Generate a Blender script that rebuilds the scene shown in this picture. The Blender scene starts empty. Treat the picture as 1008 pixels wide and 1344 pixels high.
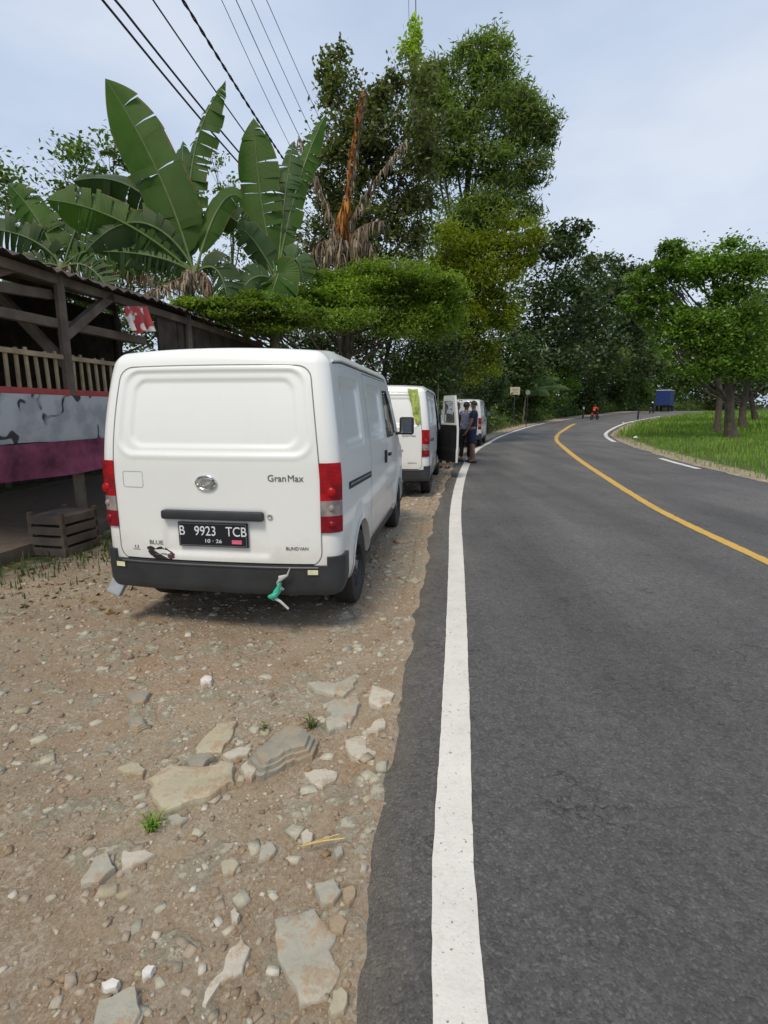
import bpy, bmesh, math, random
import numpy as np
from mathutils import Vector, Matrix
from math import sin, cos, pi, radians
S = bpy.context.scene
C = S.collection
rng = np.random.default_rng(7)
random.seed(7)

# ------------------------------------------------------------------ camera
CAMH, FPX, PITCH = 1.47, 669.3, 0.1977
cam = bpy.data.objects.new('camera', bpy.data.cameras.new('camera'))
C.objects.link(cam); S.camera = cam
cam.location = (0, 0, CAMH); cam.rotation_euler = (pi/2 - PITCH, 0, 0)
cam.data.sensor_fit = 'VERTICAL'; cam.data.sensor_height = 36; cam.data.lens = 36*FPX/1344
cam.data.clip_start = .05; cam.data.clip_end = 2000
def ray(px, py):
    a = (px-504)/FPX; b = (672-py)/FPX
    return (a, cos(PITCH)+b*sin(PITCH), b*cos(PITCH)-sin(PITCH))
def at(px, py, Y):                      # the world point measured in the photo at px,py, Y metres ahead
    d = ray(px, py); t = Y/d[1]
    return Vector((d[0]*t, Y, CAMH+d[2]*t))
def elev(Y):
    return 0.00038*np.clip(np.asarray(Y, float)-30, 0, 58)**2
def gnd(px, py):
    d = ray(px, py); z = 0.
    for i in range(150):
        t = (z-CAMH)/d[2]; z = .6*z+.4*float(elev(t*d[1]))
    return Vector((t*d[0], t*d[1], z))

# ------------------------------------------------------------------ tags
def tag(o, label=None, cat=None, group=None, kind=None):
    if label: o['label'] = label
    if cat: o['category'] = cat
    if group: o['group'] = group
    if kind: o['kind'] = kind
    return o
def thing(name, label, cat, loc=(0,0,0), rz=0, group=None):
    o = bpy.data.objects.new(name, None); C.objects.link(o)
    o.location = loc; o.rotation_euler = (0,0,rz); o.empty_display_size = .2
    return tag(o, label, cat, group)
def kids(o): return [c for c in bpy.data.objects if c.parent == o]
def copy_tree(o, parent=None):
    ch = kids(o)
    c = o.copy(); C.objects.link(c)
    if parent is not None: c.parent = parent
    for k in ch: copy_tree(k, c)
    return c

# ------------------------------------------------------------------ mesh builder
class MB:
    def __init__(s): s.v=[]; s.f=[]; s.m=[]
    def add(s, vs, fs, m=0):
        b=len(s.v); s.v.extend([tuple(p) for p in vs]); s.f.extend([tuple(b+i for i in f) for f in fs]); s.m.extend([m]*len(fs)); return s
    def box(s, c, size, rot=None, m=0, taper=1.0):
        x,y,z=[k/2 for k in size]; vs=[]
        for sx,sy,sz in [(-1,-1,-1),(1,-1,-1),(1,1,-1),(-1,1,-1),(-1,-1,1),(1,-1,1),(1,1,1),(-1,1,1)]:
            t = taper if sz>0 else 1
            p=Vector((sx*x*t,sy*y*t,sz*z))
            if rot is not None: p = rot @ p
            vs.append(p+Vector(c))
        return s.add(vs,[(0,3,2,1),(4,5,6,7),(0,1,5,4),(1,2,6,5),(2,3,7,6),(3,0,4,7)],m)
    def beam(s, a, b, w, h, m=0):
        a=Vector(a); b=Vector(b); d=(b-a); L=d.length
        q=d.to_track_quat('Y','Z').to_matrix()
        return s.box((a+b)/2,(w,L,h),q,m)
    def tube(s, pts, rad, n=8, m=0, cap=True):
        pts=[Vector(p) for p in pts]; k=len(pts)
        if not hasattr(rad,'__len__'): rad=[rad]*k
        vs=[]; fs=[]; up=Vector((.13,.31,.94))
        for i,p in enumerate(pts):
            t=(pts[min(i+1,k-1)]-pts[max(i-1,0)])
            if t.length<1e-9: t=Vector((0,0,1))
            t.normalize(); a=t.cross(up)
            if a.length<.1: a=t.cross(Vector((1,0,0)))
            a.normalize(); b=t.cross(a)
            for j in range(n):
                an=2*pi*j/n; vs.append(p+(a*cos(an)+b*sin(an))*rad[i])
        for i in range(k-1):
            for j in range(n):
                fs.append((i*n+j,i*n+(j+1)%n,(i+1)*n+(j+1)%n,(i+1)*n+j))
        if cap: fs.append(tuple(range(n))[::-1]); fs.append(tuple((k-1)*n+j for j in range(n)))
        return s.add(vs,fs,m)
    def lathe(s, prof, c, axis='X', n=32, m=0):     # prof: (offset along axis, radius)
        vs=[]; fs=[]
        for (o,r) in prof:
            for j in range(n):
                a=2*pi*j/n; u,w=r*cos(a),r*sin(a)
                p={'X':(o,u,w),'Y':(u,o,w),'Z':(u,w,o)}[axis]
                vs.append(Vector(p)+Vector(c))
        for i in range(len(prof)-1):
            for j in range(n): fs.append((i*n+j,i*n+(j+1)%n,(i+1)*n+(j+1)%n,(i+1)*n+j))
        return s.add(vs,fs,m)
    def build(s, name, mats, parent=None, smooth=False, bevel=0, loc=None):
        me=bpy.data.meshes.new(name); me.from_pydata(s.v,[],s.f)
        if not isinstance(mats,(list,tuple)): mats=[mats]
        for mt in mats: me.materials.append(mt)
        if len(mats)>1: me.polygons.foreach_set('material_index',s.m)
        bm=bmesh.new(); bm.from_mesh(me); bmesh.ops.recalc_face_normals(bm,faces=bm.faces)
        if bevel: bmesh.ops.bevel(bm,geom=[e for e in bm.edges if len(e.link_faces)==2 and e.calc_face_angle(0)>.5],offset=bevel,segments=2,affect='EDGES',profile=.6)
        bm.to_mesh(me); bm.free()
        if smooth:
            me.polygons.foreach_set('use_smooth',[True]*len(me.polygons))
            me.set_sharp_from_angle(angle=radians(38))
        o=bpy.data.objects.new(name,me); C.objects.link(o)
        if parent is not None: o.parent=parent
        if loc is not None: o.location=loc
        return o
def np_mesh(name, V, F, mats, parent=None, smooth=False, mi=None):
    me=bpy.data.meshes.new(name); V=np.asarray(V,np.float32); F=np.asarray(F,np.int32)
    me.vertices.add(len(V)); me.vertices.foreach_set('co',V.ravel())
    k=F.shape[1]; me.loops.add(F.size); me.loops.foreach_set('vertex_index',F.ravel())
    me.polygons.add(len(F)); me.polygons.foreach_set('loop_start',np.arange(len(F),dtype=np.int32)*k)
    if not isinstance(mats,(list,tuple)): mats=[mats]
    for mt in mats: me.materials.append(mt)
    if mi is not None: me.polygons.foreach_set('material_index',np.asarray(mi,np.int32))
    if smooth: me.polygons.foreach_set('use_smooth',[True]*len(F))
    me.update(calc_edges=True); me.validate()
    o=bpy.data.objects.new(name,me); C.objects.link(o)
    if parent is not None: o.parent=parent
    return o

# ------------------------------------------------------------------ materials
def mat(name):
    m=bpy.data.materials.new(name); m.use_nodes=True; nt=m.node_tree
    for n in list(nt.nodes): nt.nodes.remove(n)
    out=nt.nodes.new('ShaderNodeOutputMaterial'); return m,nt,out
class N:
    def __init__(s,nt): s.nt=nt
    def n(s,t,**k):
        x=s.nt.nodes.new('ShaderNode'+t)
        for a,b in k.items(): setattr(x,a,b)
        return x
    def l(s,a,b): s.nt.links.new(a,b)
    def noise(s,vec,scale,detail=4,rough=.55):
        x=s.n('TexNoise'); x.inputs['Scale'].default_value=scale; x.inputs['Detail'].default_value=detail; x.inputs['Roughness'].default_value=rough
        if vec is not None: s.l(vec,x.inputs['Vector'])
        return x.outputs['Fac']
    def ramp(s,fac,stops,interp='LINEAR'):
        x=s.n('ValToRGB'); cr=x.color_ramp; cr.interpolation=interp
        while len(cr.elements)<len(stops): cr.elements.new(.5)
        for e,(p,c) in zip(cr.elements,stops):
            e.position=p; e.color=(c if len(c)==4 else (*c,1)) if hasattr(c,'__len__') else (c,c,c,1)
        s.l(fac,x.inputs['Fac']); return x.outputs['Color']
    def mix(s,fac,a,b,blend='MIX'):
        x=s.n('Mix'); x.data_type='RGBA'; x.blend_type=blend
        for sock,val in ((x.inputs[0],fac),(x.inputs[6],a),(x.inputs[7],b)):
            if hasattr(val,'is_linked'): s.l(val,sock)
            elif hasattr(val,'__len__'): sock.default_value=(*val[:3],1)
            else: sock.default_value=val
        return x.outputs[2]
    def math(s,op,a,b=0.):
        x=s.n('Math',operation=op)
        for sock,val in ((x.inputs[0],a),(x.inputs[1],b)):
            if hasattr(val,'is_linked'): s.l(val,sock)
            else: sock.default_value=val
        return x.outputs[0]
    def bump(s,h,strength=.5,dist=.01,nrm=None):
        x=s.n('Bump'); x.inputs['Strength'].default_value=strength; x.inputs['Distance'].default_value=dist; s.l(h,x.inputs['Height'])
        if nrm is not None: s.l(nrm,x.inputs['Normal'])
        return x.outputs['Normal']
    def vor(s,vec,scale,feature='F1',out='Distance'):
        x=s.n('TexVoronoi'); x.feature=feature; x.inputs['Scale'].default_value=scale; s.l(vec,x.inputs['Vector']); return x.outputs[out]
def col(c): return (*c,1) if len(c)==3 else c
def simple(name, c, rough=.6, var=.12, scale=8, metal=0, coat=0, bump=0, spec=.5, c2=None):
    m,nt,out=mat(name); g=N(nt); p=g.n('BsdfPrincipled'); tc=g.n('TexCoord')
    f=g.noise(tc.outputs['Object'],scale,5)
    c2=c2 or tuple(max(0,x*(1-var*2)) for x in c)
    hi=tuple(min(1,x*(1+var)) for x in c)
    g.l(g.ramp(f,[(.3,c2),(.7,hi)]),p.inputs['Base Color'])
    p.inputs['Roughness'].default_value=rough; p.inputs['Metallic'].default_value=metal
    p.inputs['Coat Weight'].default_value=coat; p.inputs['Coat Roughness'].default_value=.08
    p.inputs['Specular IOR Level'].default_value=spec
    if bump: g.l(g.bump(g.noise(tc.outputs['Object'],scale*6,6),bump,.01),p.inputs['Normal'])
    g.l(p.outputs[0],out.inputs[0]); return m
def leafmat(name, stops, rough=.5, trans=.35, nscale=.35, spec=.4, dark=.55):
    m,nt,out=mat(name); g=N(nt); geo=g.n('NewGeometry'); tc=g.n('TexCoord')
    r=geo.outputs['Random Per Island']
    c=g.ramp(r,[(i/(len(stops)-1),s) for i,s in enumerate(stops)])
    big=g.noise(tc.outputs['Object'],nscale,3)
    c=g.mix(1,c,g.ramp(big,[(.32,(dark,dark,dark)),(.66,(1.25,1.25,1.1))]),'MULTIPLY')
    p=g.n('BsdfPrincipled'); g.l(c,p.inputs['Base Color']); p.inputs['Roughness'].default_value=rough; p.inputs['Specular IOR Level'].default_value=spec
    t=g.n('BsdfTranslucent'); g.l(g.mix(1,c,(1.15,1.25,.6),'MULTIPLY'),t.inputs[0])
    mx=g.n('MixShader'); mx.inputs[0].default_value=trans; g.l(p.outputs[0],mx.inputs[1]); g.l(t.outputs[0],mx.inputs[2]); g.l(mx.outputs[0],out.inputs[0]); return m
def glassmat(name,c=(.02,.025,.03),alpha=.75):
    m,nt,out=mat(name); g=N(nt); p=g.n('BsdfPrincipled'); p.inputs['Base Color'].default_value=col(c); p.inputs['Roughness'].default_value=.04
    tc=g.n('TexCoord'); g.l(g.ramp(g.noise(tc.outputs['Object'],5),[(.3,.03),(.8,.1)]),p.inputs['Roughness'])
    t=g.n('BsdfTransparent'); mx=g.n('MixShader'); mx.inputs[0].default_value=alpha
    g.l(t.outputs[0],mx.inputs[1]); g.l(p.outputs[0],mx.inputs[2]); g.l(mx.outputs[0],out.inputs[0]); return m

def paintmat():
    m,nt,out=mat('van white paint'); g=N(nt); p=g.n('BsdfPrincipled'); tc=g.n('TexCoord'); o=tc.outputs['Object']
    sep=g.n('SeparateXYZ'); g.l(o,sep.inputs[0])
    base=g.ramp(g.noise(o,1.3,4),[(.3,(.77,.785,.755)),(.7,(.80,.81,.785))])
    # road dirt thrown up from below, a real film with ragged top edge
    lowz=g.math('SUBTRACT',.70,sep.outputs['Z']); n=g.math('MULTIPLY',g.noise(o,5,7,.7),.5)
    d=g.math('ADD',lowz,g.math('SUBTRACT',n,.25)); d=g.ramp(d,[(.0,0.),(.42,.55)])
    c=g.mix(d,base,(.42,.36,.28))
    spk=g.ramp(g.noise(o,70,3),[(.74,0.),(.84,.18)])
    c=g.mix(spk,c,(.5,.46,.38))
    st=g.n('Mapping'); st.inputs['Scale'].default_value=(14,14,.9); g.l(o,st.inputs[0])
    streak=g.ramp(g.noise(st.outputs[0],1.0,5),[(.6,0.),(.85,.10)])
    c=g.mix(streak,c,(.56,.55,.5))
    g.l(c,p.inputs['Base Color']); p.inputs['Roughness'].default_value=.32
    g.l(g.ramp(g.noise(o,3,3),[(.3,.28),(.7,.36)]),p.inputs['Roughness'])
    p.inputs['Coat Weight'].default_value=.5; p.inputs['Coat Roughness'].default_value=.06
    g.l(p.outputs[0],out.inputs[0]); return m
M={}
M['paint']=paintmat()
M['black']=simple('black plastic',(.018,.019,.021),.5,.15,6,bump=.15)
M['bumper']=simple('bumper plastic',(.028,.031,.035),.48,.2,4,bump=.2,c2=(.02,.021,.022))
M['gap']=simple('gap dark',(.20,.205,.20),.8)
M['rubber']=simple('tyre rubber',(.018,.018,.018),.85,.2,12,bump=.3,c2=(.035,.031,.026))
M['rim']=simple('steel rim',(.045,.045,.048),.45,.2,10,metal=.3)
M['chrome']=simple('chrome',(.72,.73,.74),.14,.05,6,metal=1)
M['seat']=simple('seat fabric',(.05,.05,.055),.9,.2,20)
M['dark']=simple('dark void',(.006,.006,.006),.95)
M['glass']=glassmat('window glass')
M['clearglass']=glassmat('clear window glass',(.3,.32,.32),.28)
M['platebg']=simple('plate black',(.008,.010,.016),.4,.1,20)
M['platewhite']=simple('plate white',(.72,.74,.76),.4,.05)
M['pink']=simple('pink sticker',(.75,.13,.22),.5)
M['greytext']=simple('grey badge',(.13,.135,.135),.45,.05)
M['refl']=simple('reflector',(.72,.72,.45),.3,.1,30)
def lens(name,c,c2):
    m,nt,out=mat(name); g=N(nt); p=g.n('BsdfPrincipled'); tc=g.n('TexCoord'); o=tc.outputs['Object']
    w=g.n('TexWave'); w.inputs['Scale'].default_value=38; w.bands_direction='Z'; g.l(o,w.inputs['Vector'])
    c_=g.mix(g.ramp(g.noise(o,9,3),[(.35,0.),(.65,1.)]),c,c2)
    g.l(c_,p.inputs['Base Color']); p.inputs['Roughness'].default_value=.22; p.inputs['Specular IOR Level'].default_value=.3
    g.l(g.bump(w.outputs['Fac'],.25,.004),p.inputs['Normal'])
    g.l(p.outputs[0],out.inputs[0]); return m
M['red']=lens('red lens',(.20,.002,.006),(.48,.003,.007))
M['redlow']=lens('dark red lens',(.17,.002,.008),(.24,.003,.010))
M['clear']=lens('clear lens',(.16,.15,.145),(.36,.30,.28))

# ------------------------------------------------------------------ world and sun
w=bpy.data.worlds.new('World'); S.world=w; w.use_nodes=True
nt=w.node_tree; g=N(nt); bg=nt.nodes.get('Background') or g.n('Background')
SUN_EL,SUN_AZ=radians(58),radians(205)     # azimuth clockwise from +Y: behind the camera, a little left
sky=g.n('TexSky'); sky.sky_type='NISHITA'; sky.sun_disc=False; sky.sun_elevation=SUN_EL; sky.sun_rotation=SUN_AZ; sky.dust_density=2.0
tc=g.n('TexCoord'); mp=g.n('Mapping'); mp.inputs['Scale'].default_value=(1,1,2.6); g.l(tc.outputs['Generated'],mp.inputs[0])
cl=g.noise(mp.outputs[0],1.5,7,.5)
cloud=g.ramp(cl,[(.36,(3.7,4.5,5.85)),(.52,(4.7,5.45,6.7)),(.68,(5.9,6.35,7.1))])
skc=g.mix(.84,sky.outputs[0],cloud)
g.l(skc,bg.inputs['Color']); bg.inputs['Strength'].default_value=.115
sd=bpy.data.lights.new('sun','SUN'); sd.energy=2.15; sd.angle=radians(16); sd.color=(1,.88,.70)
so=bpy.data.objects.new('sun',sd); C.objects.link(so)
dirv=Vector((sin(SUN_AZ)*cos(SUN_EL),cos(SUN_AZ)*cos(SUN_EL),sin(SUN_EL)))
so.rotation_euler=dirv.to_track_quat('Z','Y').to_euler(); so.location=(0,0,30)
S.view_settings.view_transform='Standard'; S.view_settings.look='None'; S.view_settings.exposure=0.25; S.view_settings.gamma=1
S.cycles.max_bounces=6; S.cycles.diffuse_bounces=3; S.cycles.glossy_bounces=3; S.cycles.transparent_max_bounces=8; S.cycles.use_fast_gi=False

# ------------------------------------------------------------------ numpy value noise
def vnoise(x,y,seed=0):
    xi=np.floor(x).astype(np.int64); yi=np.floor(y).astype(np.int64); fx=x-xi; fy=y-yi
    def h(a,b):
        n=(a*374761393+b*668265263+seed*974711)&0x7fffffff
        n=((n^(n>>13))*1274126177)&0x7fffffff
        return ((n^(n>>16))&0xffff)/65535.
    u=fx*fx*(3-2*fx); v=fy*fy*(3-2*fy)
    return (h(xi,yi)*(1-u)+h(xi+1,yi)*u)*(1-v)+(h(xi,yi+1)*(1-u)+h(xi+1,yi+1)*u)*v
def fbm(x,y,o=4,seed=0):
    s=0;a=.5
    for i in range(o): s=s+a*(vnoise(x,y,seed+i)-.5); x=x*2.03; y=y*2.03; a*=.5
    return s

# ------------------------------------------------------------------ road
def smooth_line(P, step=.35):
    P=np.array(P,float); out=[]
    Q=np.vstack([2*P[0]-P[1],P,2*P[-1]-P[-2]])
    for i in range(1,len(Q)-2):
        p0,p1,p2,p3=Q[i-1:i+3]; L=np.linalg.norm(p2-p1); k=max(2,int(L/step))
        for j in range(k):
            t=j/k; out.append(.5*((2*p1)+(-p0+p2)*t+(2*p0-5*p1+4*p2-p3)*t*t+(-p0+3*p1-3*p2+p3)*t**3))
    out.append(P[-1]); return np.array(out)
LEFT=[(-.9,-9),(-.35,-4.5),(.02,-1),(.165,.7),(.225,1.4),(.32,2.04),(.48,3.15),(.71,4.82),(1.03,7.2),(1.42,9.6),(1.99,12.65),(2.7,16),(3.55,19.5),(4.75,23.3),(6.3,28.2),(8.6,34.6),(11.4,41.6),(15.0,49.5),(20.2,58.8),(27,69),(35,79),(45,90),(58,101),(78,113),(110,128)]
YEL=[(2.2,-9),(2.75,-4.5),(3.2,-1),(3.5,2),(3.8,5),(4.04,7.06),(4.33,8.6),(4.95,11.4),(5.85,15.3),(7.05,20),(8.4,25),(9.95,29.6),(11.7,34.2),(13.9,39.5),(16.2,45),(18.6,50.3)]
RIGHT=[(5.1,-9),(5.7,-4.5),(6.25,-1),(6.6,2),(7.0,6),(7.55,10),(8.25,14.4),(8.9,17.2),(9.9,21),(11.1,25),(12.6,29.2),(14.5,33.6),(17.2,39),(20.5,45.2),(24.6,52.3),(30,60.3),(37,69.5),(46,79.5),(58,90),(78,102),(112,117)]
sl,sy,sr=[smooth_line(P) for P in (LEFT,YEL,RIGHT)]
def normals(P):
    t=np.gradient(P,axis=0); t/=np.linalg.norm(t,axis=1)[:,None]; return np.stack([t[:,1],-t[:,0]],1)   # to the right
def sidedist(px,py,P):     # signed distance, positive on the right
    out=np.full(px.shape,1e9); sg=np.zeros(px.shape)
    for a,b in zip(P[:-1],P[1:]):
        d=b-a; L2=(d**2).sum(); t=np.clip(((px-a[0])*d[0]+(py-a[1])*d[1])/L2,0,1)
        ex=px-(a[0]+t*d[0]); ey=py-(a[1]+t*d[1]); dd=np.hypot(ex,ey)
        m=dd<out; out=np.where(m,dd,out); sg=np.where(m,np.sign(d[1]*ex-d[0]*ey),sg)
    return out*sg
# asphalt edges: ragged, .25 m outside the painted lines
def resample(P,step):
    d=np.r_[0,np.cumsum(np.linalg.norm(np.diff(P,axis=0),axis=1))]; s=np.arange(0,d[-1],step)
    return np.stack([np.interp(s,d,P[:,0]),np.interp(s,d,P[:,1])],1),s
def edge_offsets(s):
    return (fbm(s*1.3,s*0+3.3,4,5)*.16+fbm(s*9,s*0+1.3,3,9)*.05)
pl,s1=resample(sl,.06)
pl=pl[:2600]; s1=s1[:2600]
far,_=resample(sl,1.0)
def ribbon(nm,Lp,Rp,z,n,mats,kind='structure',parent=None,thick=0):
    k=len(Lp); V=[];F=[]
    t=np.linspace(0,1,n)
    X=Lp[:,None,0]*(1-t)+Rp[:,None,0]*t; Y=Lp[:,None,1]*(1-t)+Rp[:,None,1]*t
    Z=elev(Y)+z
    V=np.stack([X,Y,Z],-1).reshape(-1,3)
    i=np.arange(k-1)[:,None]*n+np.arange(n-1)[None]; i=i.ravel()
    F=np.stack([i,i+1,i+n+1,i+n],1)
    if thick:
        b=len(V); VL=np.c_[Lp[:,0],Lp[:,1],elev(Lp[:,1])+z-thick]; VR=np.c_[Rp[:,0],Rp[:,1],elev(Rp[:,1])+z-thick]
        V=np.vstack([V,VL,VR]); j=np.arange(k-1)
        F=np.vstack([F,np.stack([j*n,(j+1)*n,b+j+1,b+j],1),np.stack([j*n+n-1,b+k+j,b+k+j+1,(j+1)*n+n-1],1)])
    o=np_mesh(nm,V,F,mats,parent,smooth=False)
    if kind: o['kind']=kind
    return o
# material: asphalt
def asphalt():
    m,nt,out=mat('asphalt'); g=N(nt); p=g.n('BsdfPrincipled'); tc=g.n('TexCoord'); o=tc.outputs['Object']
    v=g.vor(o,125,'F1','Color'); sep=g.n('SeparateColor'); g.l(v,sep.inputs[0])
    agg=g.ramp(sep.outputs[0],[(.0,(.072,.071,.070)),(.6,(.110,.109,.108)),(.9,(.148,.146,.144)),(1,(.21,.205,.20))])
    v2=g.vor(o,38,'F1','Color'); sp2=g.n('SeparateColor'); g.l(v2,sp2.inputs[0])
    agg=g.mix(.35,agg,g.ramp(sp2.outputs[1],[(.0,(.05,.048,.047)),(1,(.14,.137,.132))]))
    big=g.ramp(g.noise(o,.55,6,.6),[(.3,(.80,.80,.81)),(.7,(1.22,1.21,1.19))])
    c=g.mix(1,agg,big,'MULTIPLY')
    # wheel-worn bands running with the road and dusty edge
    mp=g.n('Mapping'); mp.inputs['Rotation'].default_value=(0,0,.13); mp.inputs['Scale'].default_value=(1.0,.06,1); g.l(o,mp.inputs[0])
    band=g.ramp(g.noise(mp.outputs[0],1.5,4),[(.35,(.82,.82,.83)),(.65,(1.15,1.15,1.14))])
    c=g.mix(1,c,band,'MULTIPLY')
    dark=g.ramp(g.noise(o,3.2,8,.72),[(.30,0.),(.40,.0),(.60,.0),(.74,.5)])
    c=g.mix(dark,c,(.032,.031,.031))
    dust=g.ramp(g.noise(o,14,6,.7),[(.60,0.),(.8,.4)])
    c=g.mix(dust,c,(.15,.14,.125))
    spot=g.ramp(g.vor(o,2.7),[(.0,1.),(.035,.0)]); c=g.mix(g.math('MULTIPLY',spot,.45),c,(.30,.29,.26))
    ckn=g.noise(o,6,4,.6); ckb=g.ramp(ckn,[(.482,0.),(.497,1.),(.503,1.),(.518,0.)]); ckg=g.ramp(g.noise(o,1.9,4,.6),[(.55,0.),(.62,.75)])
    c=g.mix(g.math('MULTIPLY',ckb,ckg),c,(.018,.018,.019))
    la=g.n('Attribute'); la.attribute_name='lat'; lt=la.outputs['Fac']
    wob=g.math('ADD',lt,g.math('MULTIPLY',g.math('SUBTRACT',g.noise(o,2.5,7,.7),.5),.35))
    c=g.mix(1,c,g.ramp(g.math('MULTIPLY',wob,.1),[(.0,(1.12,1.1,1.06)),(.05,(1.02,1.01,1.0)),(.11,(.84,.84,.84)),(.17,(1.04,1.04,1.03)),(.26,(.88,.88,.88)),(.34,(1.06,1.06,1.05)),(.42,(.9,.9,.9)),(.5,(1.05,1.05,1.05))]),'MULTIPLY')
    ed_=g.math('ADD',g.math('MULTIPLY',lt,-1.),g.math('MULTIPLY',g.noise(o,7,8,.75),.42)); c=g.mix(g.ramp(ed_,[(.06,0.),(.26,.55)]),c,(.24,.205,.155))
    g.l(c,p.inputs['Base Color']); p.inputs['Roughness'].default_value=.82
    h=g.math('ADD',g.math('MULTIPLY',g.vor(o,125),-1.),g.math('MULTIPLY',g.noise(o,40,6),1.2))
    # shallow cracks
    ck=g.vor(g.mix(.12,o,g.noise(o,4,4)),1.6,'DISTANCE_TO_EDGE')
    n1=g.bump(h,.7,.005); n2=g.bump(g.noise(o,3.5,9,.78),.8,.05,n1)
    g.l(n2,p.inputs['Normal']); g.l(p.outputs[0],out.inputs[0]); return m
M['asphalt']=asphalt()
def linepaint(name,c,wear,wc=(.1,.1,.1)):
    m,nt,out=mat(name); g=N(nt); p=g.n('BsdfPrincipled'); tc=g.n('TexCoord'); o=tc.outputs['Object']
    base=g.ramp(g.noise(o,3,6,.65),[(.3,tuple(x*.84 for x in c)),(.7,c)])
    grime=g.ramp(g.noise(o,30,6,.7),[(.5,0.),(.75,.28)]); base=g.mix(grime,base,(.30,.28,.25))
    chip=g.ramp(g.noise(o,55,5,.7),[(wear,0.),(wear+.05,.9)])
    base=g.mix(chip,base,wc)
    pit=g.ramp(g.vor(o,13),[(.035,.85),(.07,0.)]); gate=g.ramp(g.noise(o,2,2),[(.5,0.),(.56,1.)])
    base=g.mix(g.math('MULTIPLY',pit,gate),base,wc)
    g.l(base,p.inputs['Base Color']); p.inputs['Roughness'].default_value=.7
    g.l(g.bump(g.noise(o,90,5),.7,.004),p.inputs['Normal']); g.l(p.outputs[0],out.inputs[0]); return m
M['wline']=linepaint('white road paint',(.67,.65,.60),.62)
M['yline']=linepaint('yellow road paint',(.60,.36,.06),.60)
# road surface
nr,_=resample(sr,.3); 
prl,sA=resample(sl,.06)
# left edge polyline (fine) and right edge polyline matched by parameter
def match(A,B,n):
    ta=np.linspace(0,1,n)
    def smp(P):
        d=np.r_[0,np.cumsum(np.linalg.norm(np.diff(P,axis=0),axis=1))]; d/=d[-1]
        return np.stack([np.interp(ta,d,P[:,0]),np.interp(ta,d,P[:,1])],1)
    return smp(A),smp(B)
cut=sl[:,1]<127
A,B=match(sl,sr,2400)
sa=np.r_[0,np.cumsum(np.linalg.norm(np.diff(A,axis=0),axis=1))]
A=A-normals(A)*(.295+edge_offsets(sa))[:,None]
B=B+normals(B)*(.28+edge_offsets(sa+50)*1.5)[:,None]
ROAD_L,ROAD_R=A,B
ro=ribbon('road',A,B,0,24,M['asphalt'],thick=.09)
_w=np.hypot(*(B-A).T); _t=np.linspace(0,1,24); _lat=(_t[None]*_w[:,None]).ravel(); _lat=np.r_[_lat,np.zeros(len(A)),_w]
_a=ro.data.attributes.new('lat','FLOAT','POINT'); _a.data.foreach_set('value',_lat.astype(np.float32))
def line_strip(nm,P,w,mt,y0,y1,label=None,jit=.010,wf=None):
    q,s=resample(P,.03 if y1<20 else .06); m=(q[:,1]>=y0)&(q[:,1]<=y1); q=q[m]; s=s[m]; nn=normals(q)
    ww=np.full(len(q),w) if wf is None else wf(q[:,1])
    a=q-nn*(ww/2+fbm(s*22,s*0,3,3)*jit)[:,None]; b=q+nn*(ww/2+fbm(s*22,s*0+9,3,4)*jit)[:,None]
    return ribbon(nm,a,b,.004,3,mt)
line_strip('edge_line',sl,.135,M['wline'],-3,16,jit=.007,wf=lambda y:.135+.05*np.clip((y-2)/10,0,1))
line_strip('edge_line',sl,.19,M['wline'],16.03,127,jit=.05)
line_strip('centre_line',sy,.13,M['yline'],-6,50,jit=.03,wf=lambda y:.13+.05*np.clip((y-8)/10,0,1)+.1*np.clip((y-25)/20,0,1))
line_strip('edge_line',sr,.16,M['wline'],12.9,15.8,jit=.05)
line_strip('edge_line',sr,.2,M['wline'],24.0,70,jit=.05,wf=lambda y:.2+.1*np.clip((y-35)/20,0,1))

# ------------------------------------------------------------------ ground sheet
def axis(a,segs):
    out=[a]
    for end,st in segs:
        while out[-1]<end-1e-6: out.append(min(end,out[-1]+st))
    return np.array(out)
gx=axis(-400,[(-80,20),(-20,3),(-6,.4),(-3.2,.08),(1.6,.02),(4,.1),(20,.5),(100,2),(500,20)])
gy=axis(-60,[(-6,3),(.3,.15),(4.6,.022),(9,.04),(16,.1),(40,.35),(140,1.2),(900,20)])
GX,GY=np.meshgrid(gx,gy)
dl=np.full(GX.shape,-99.); dr=np.full(GX.shape,99.)
near=(GX>-30)&(GX<130)&(GY>-15)&(GY<140)
Lc,_=resample(ROAD_L,.5); Rc,_=resample(ROAD_R,.5)
# fine left edge for the near part
Lf=ROAD_L[ROAD_L[:,1]<20]; Lf,_=resample(Lf,.12); Lc=np.vstack([Lf,Lc[Lc[:,1]>Lf[-1,1]]])
dl[near]=sidedist(GX[near],GY[near],Lc); dr[near]=sidedist(GX[near],GY[near],Rc)
onroad=(dl>0)&(dr<0)
gn=fbm(GX*.9,GY*.9,3,11)*.10+fbm(GX*5,GY*5,4,21)*.030+fbm(GX*24,GY*24,3,31)*.016
far_damp=np.clip(1-(GY-20)/30,0,1)
gn=gn*np.clip(far_damp,.3,1)
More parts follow.
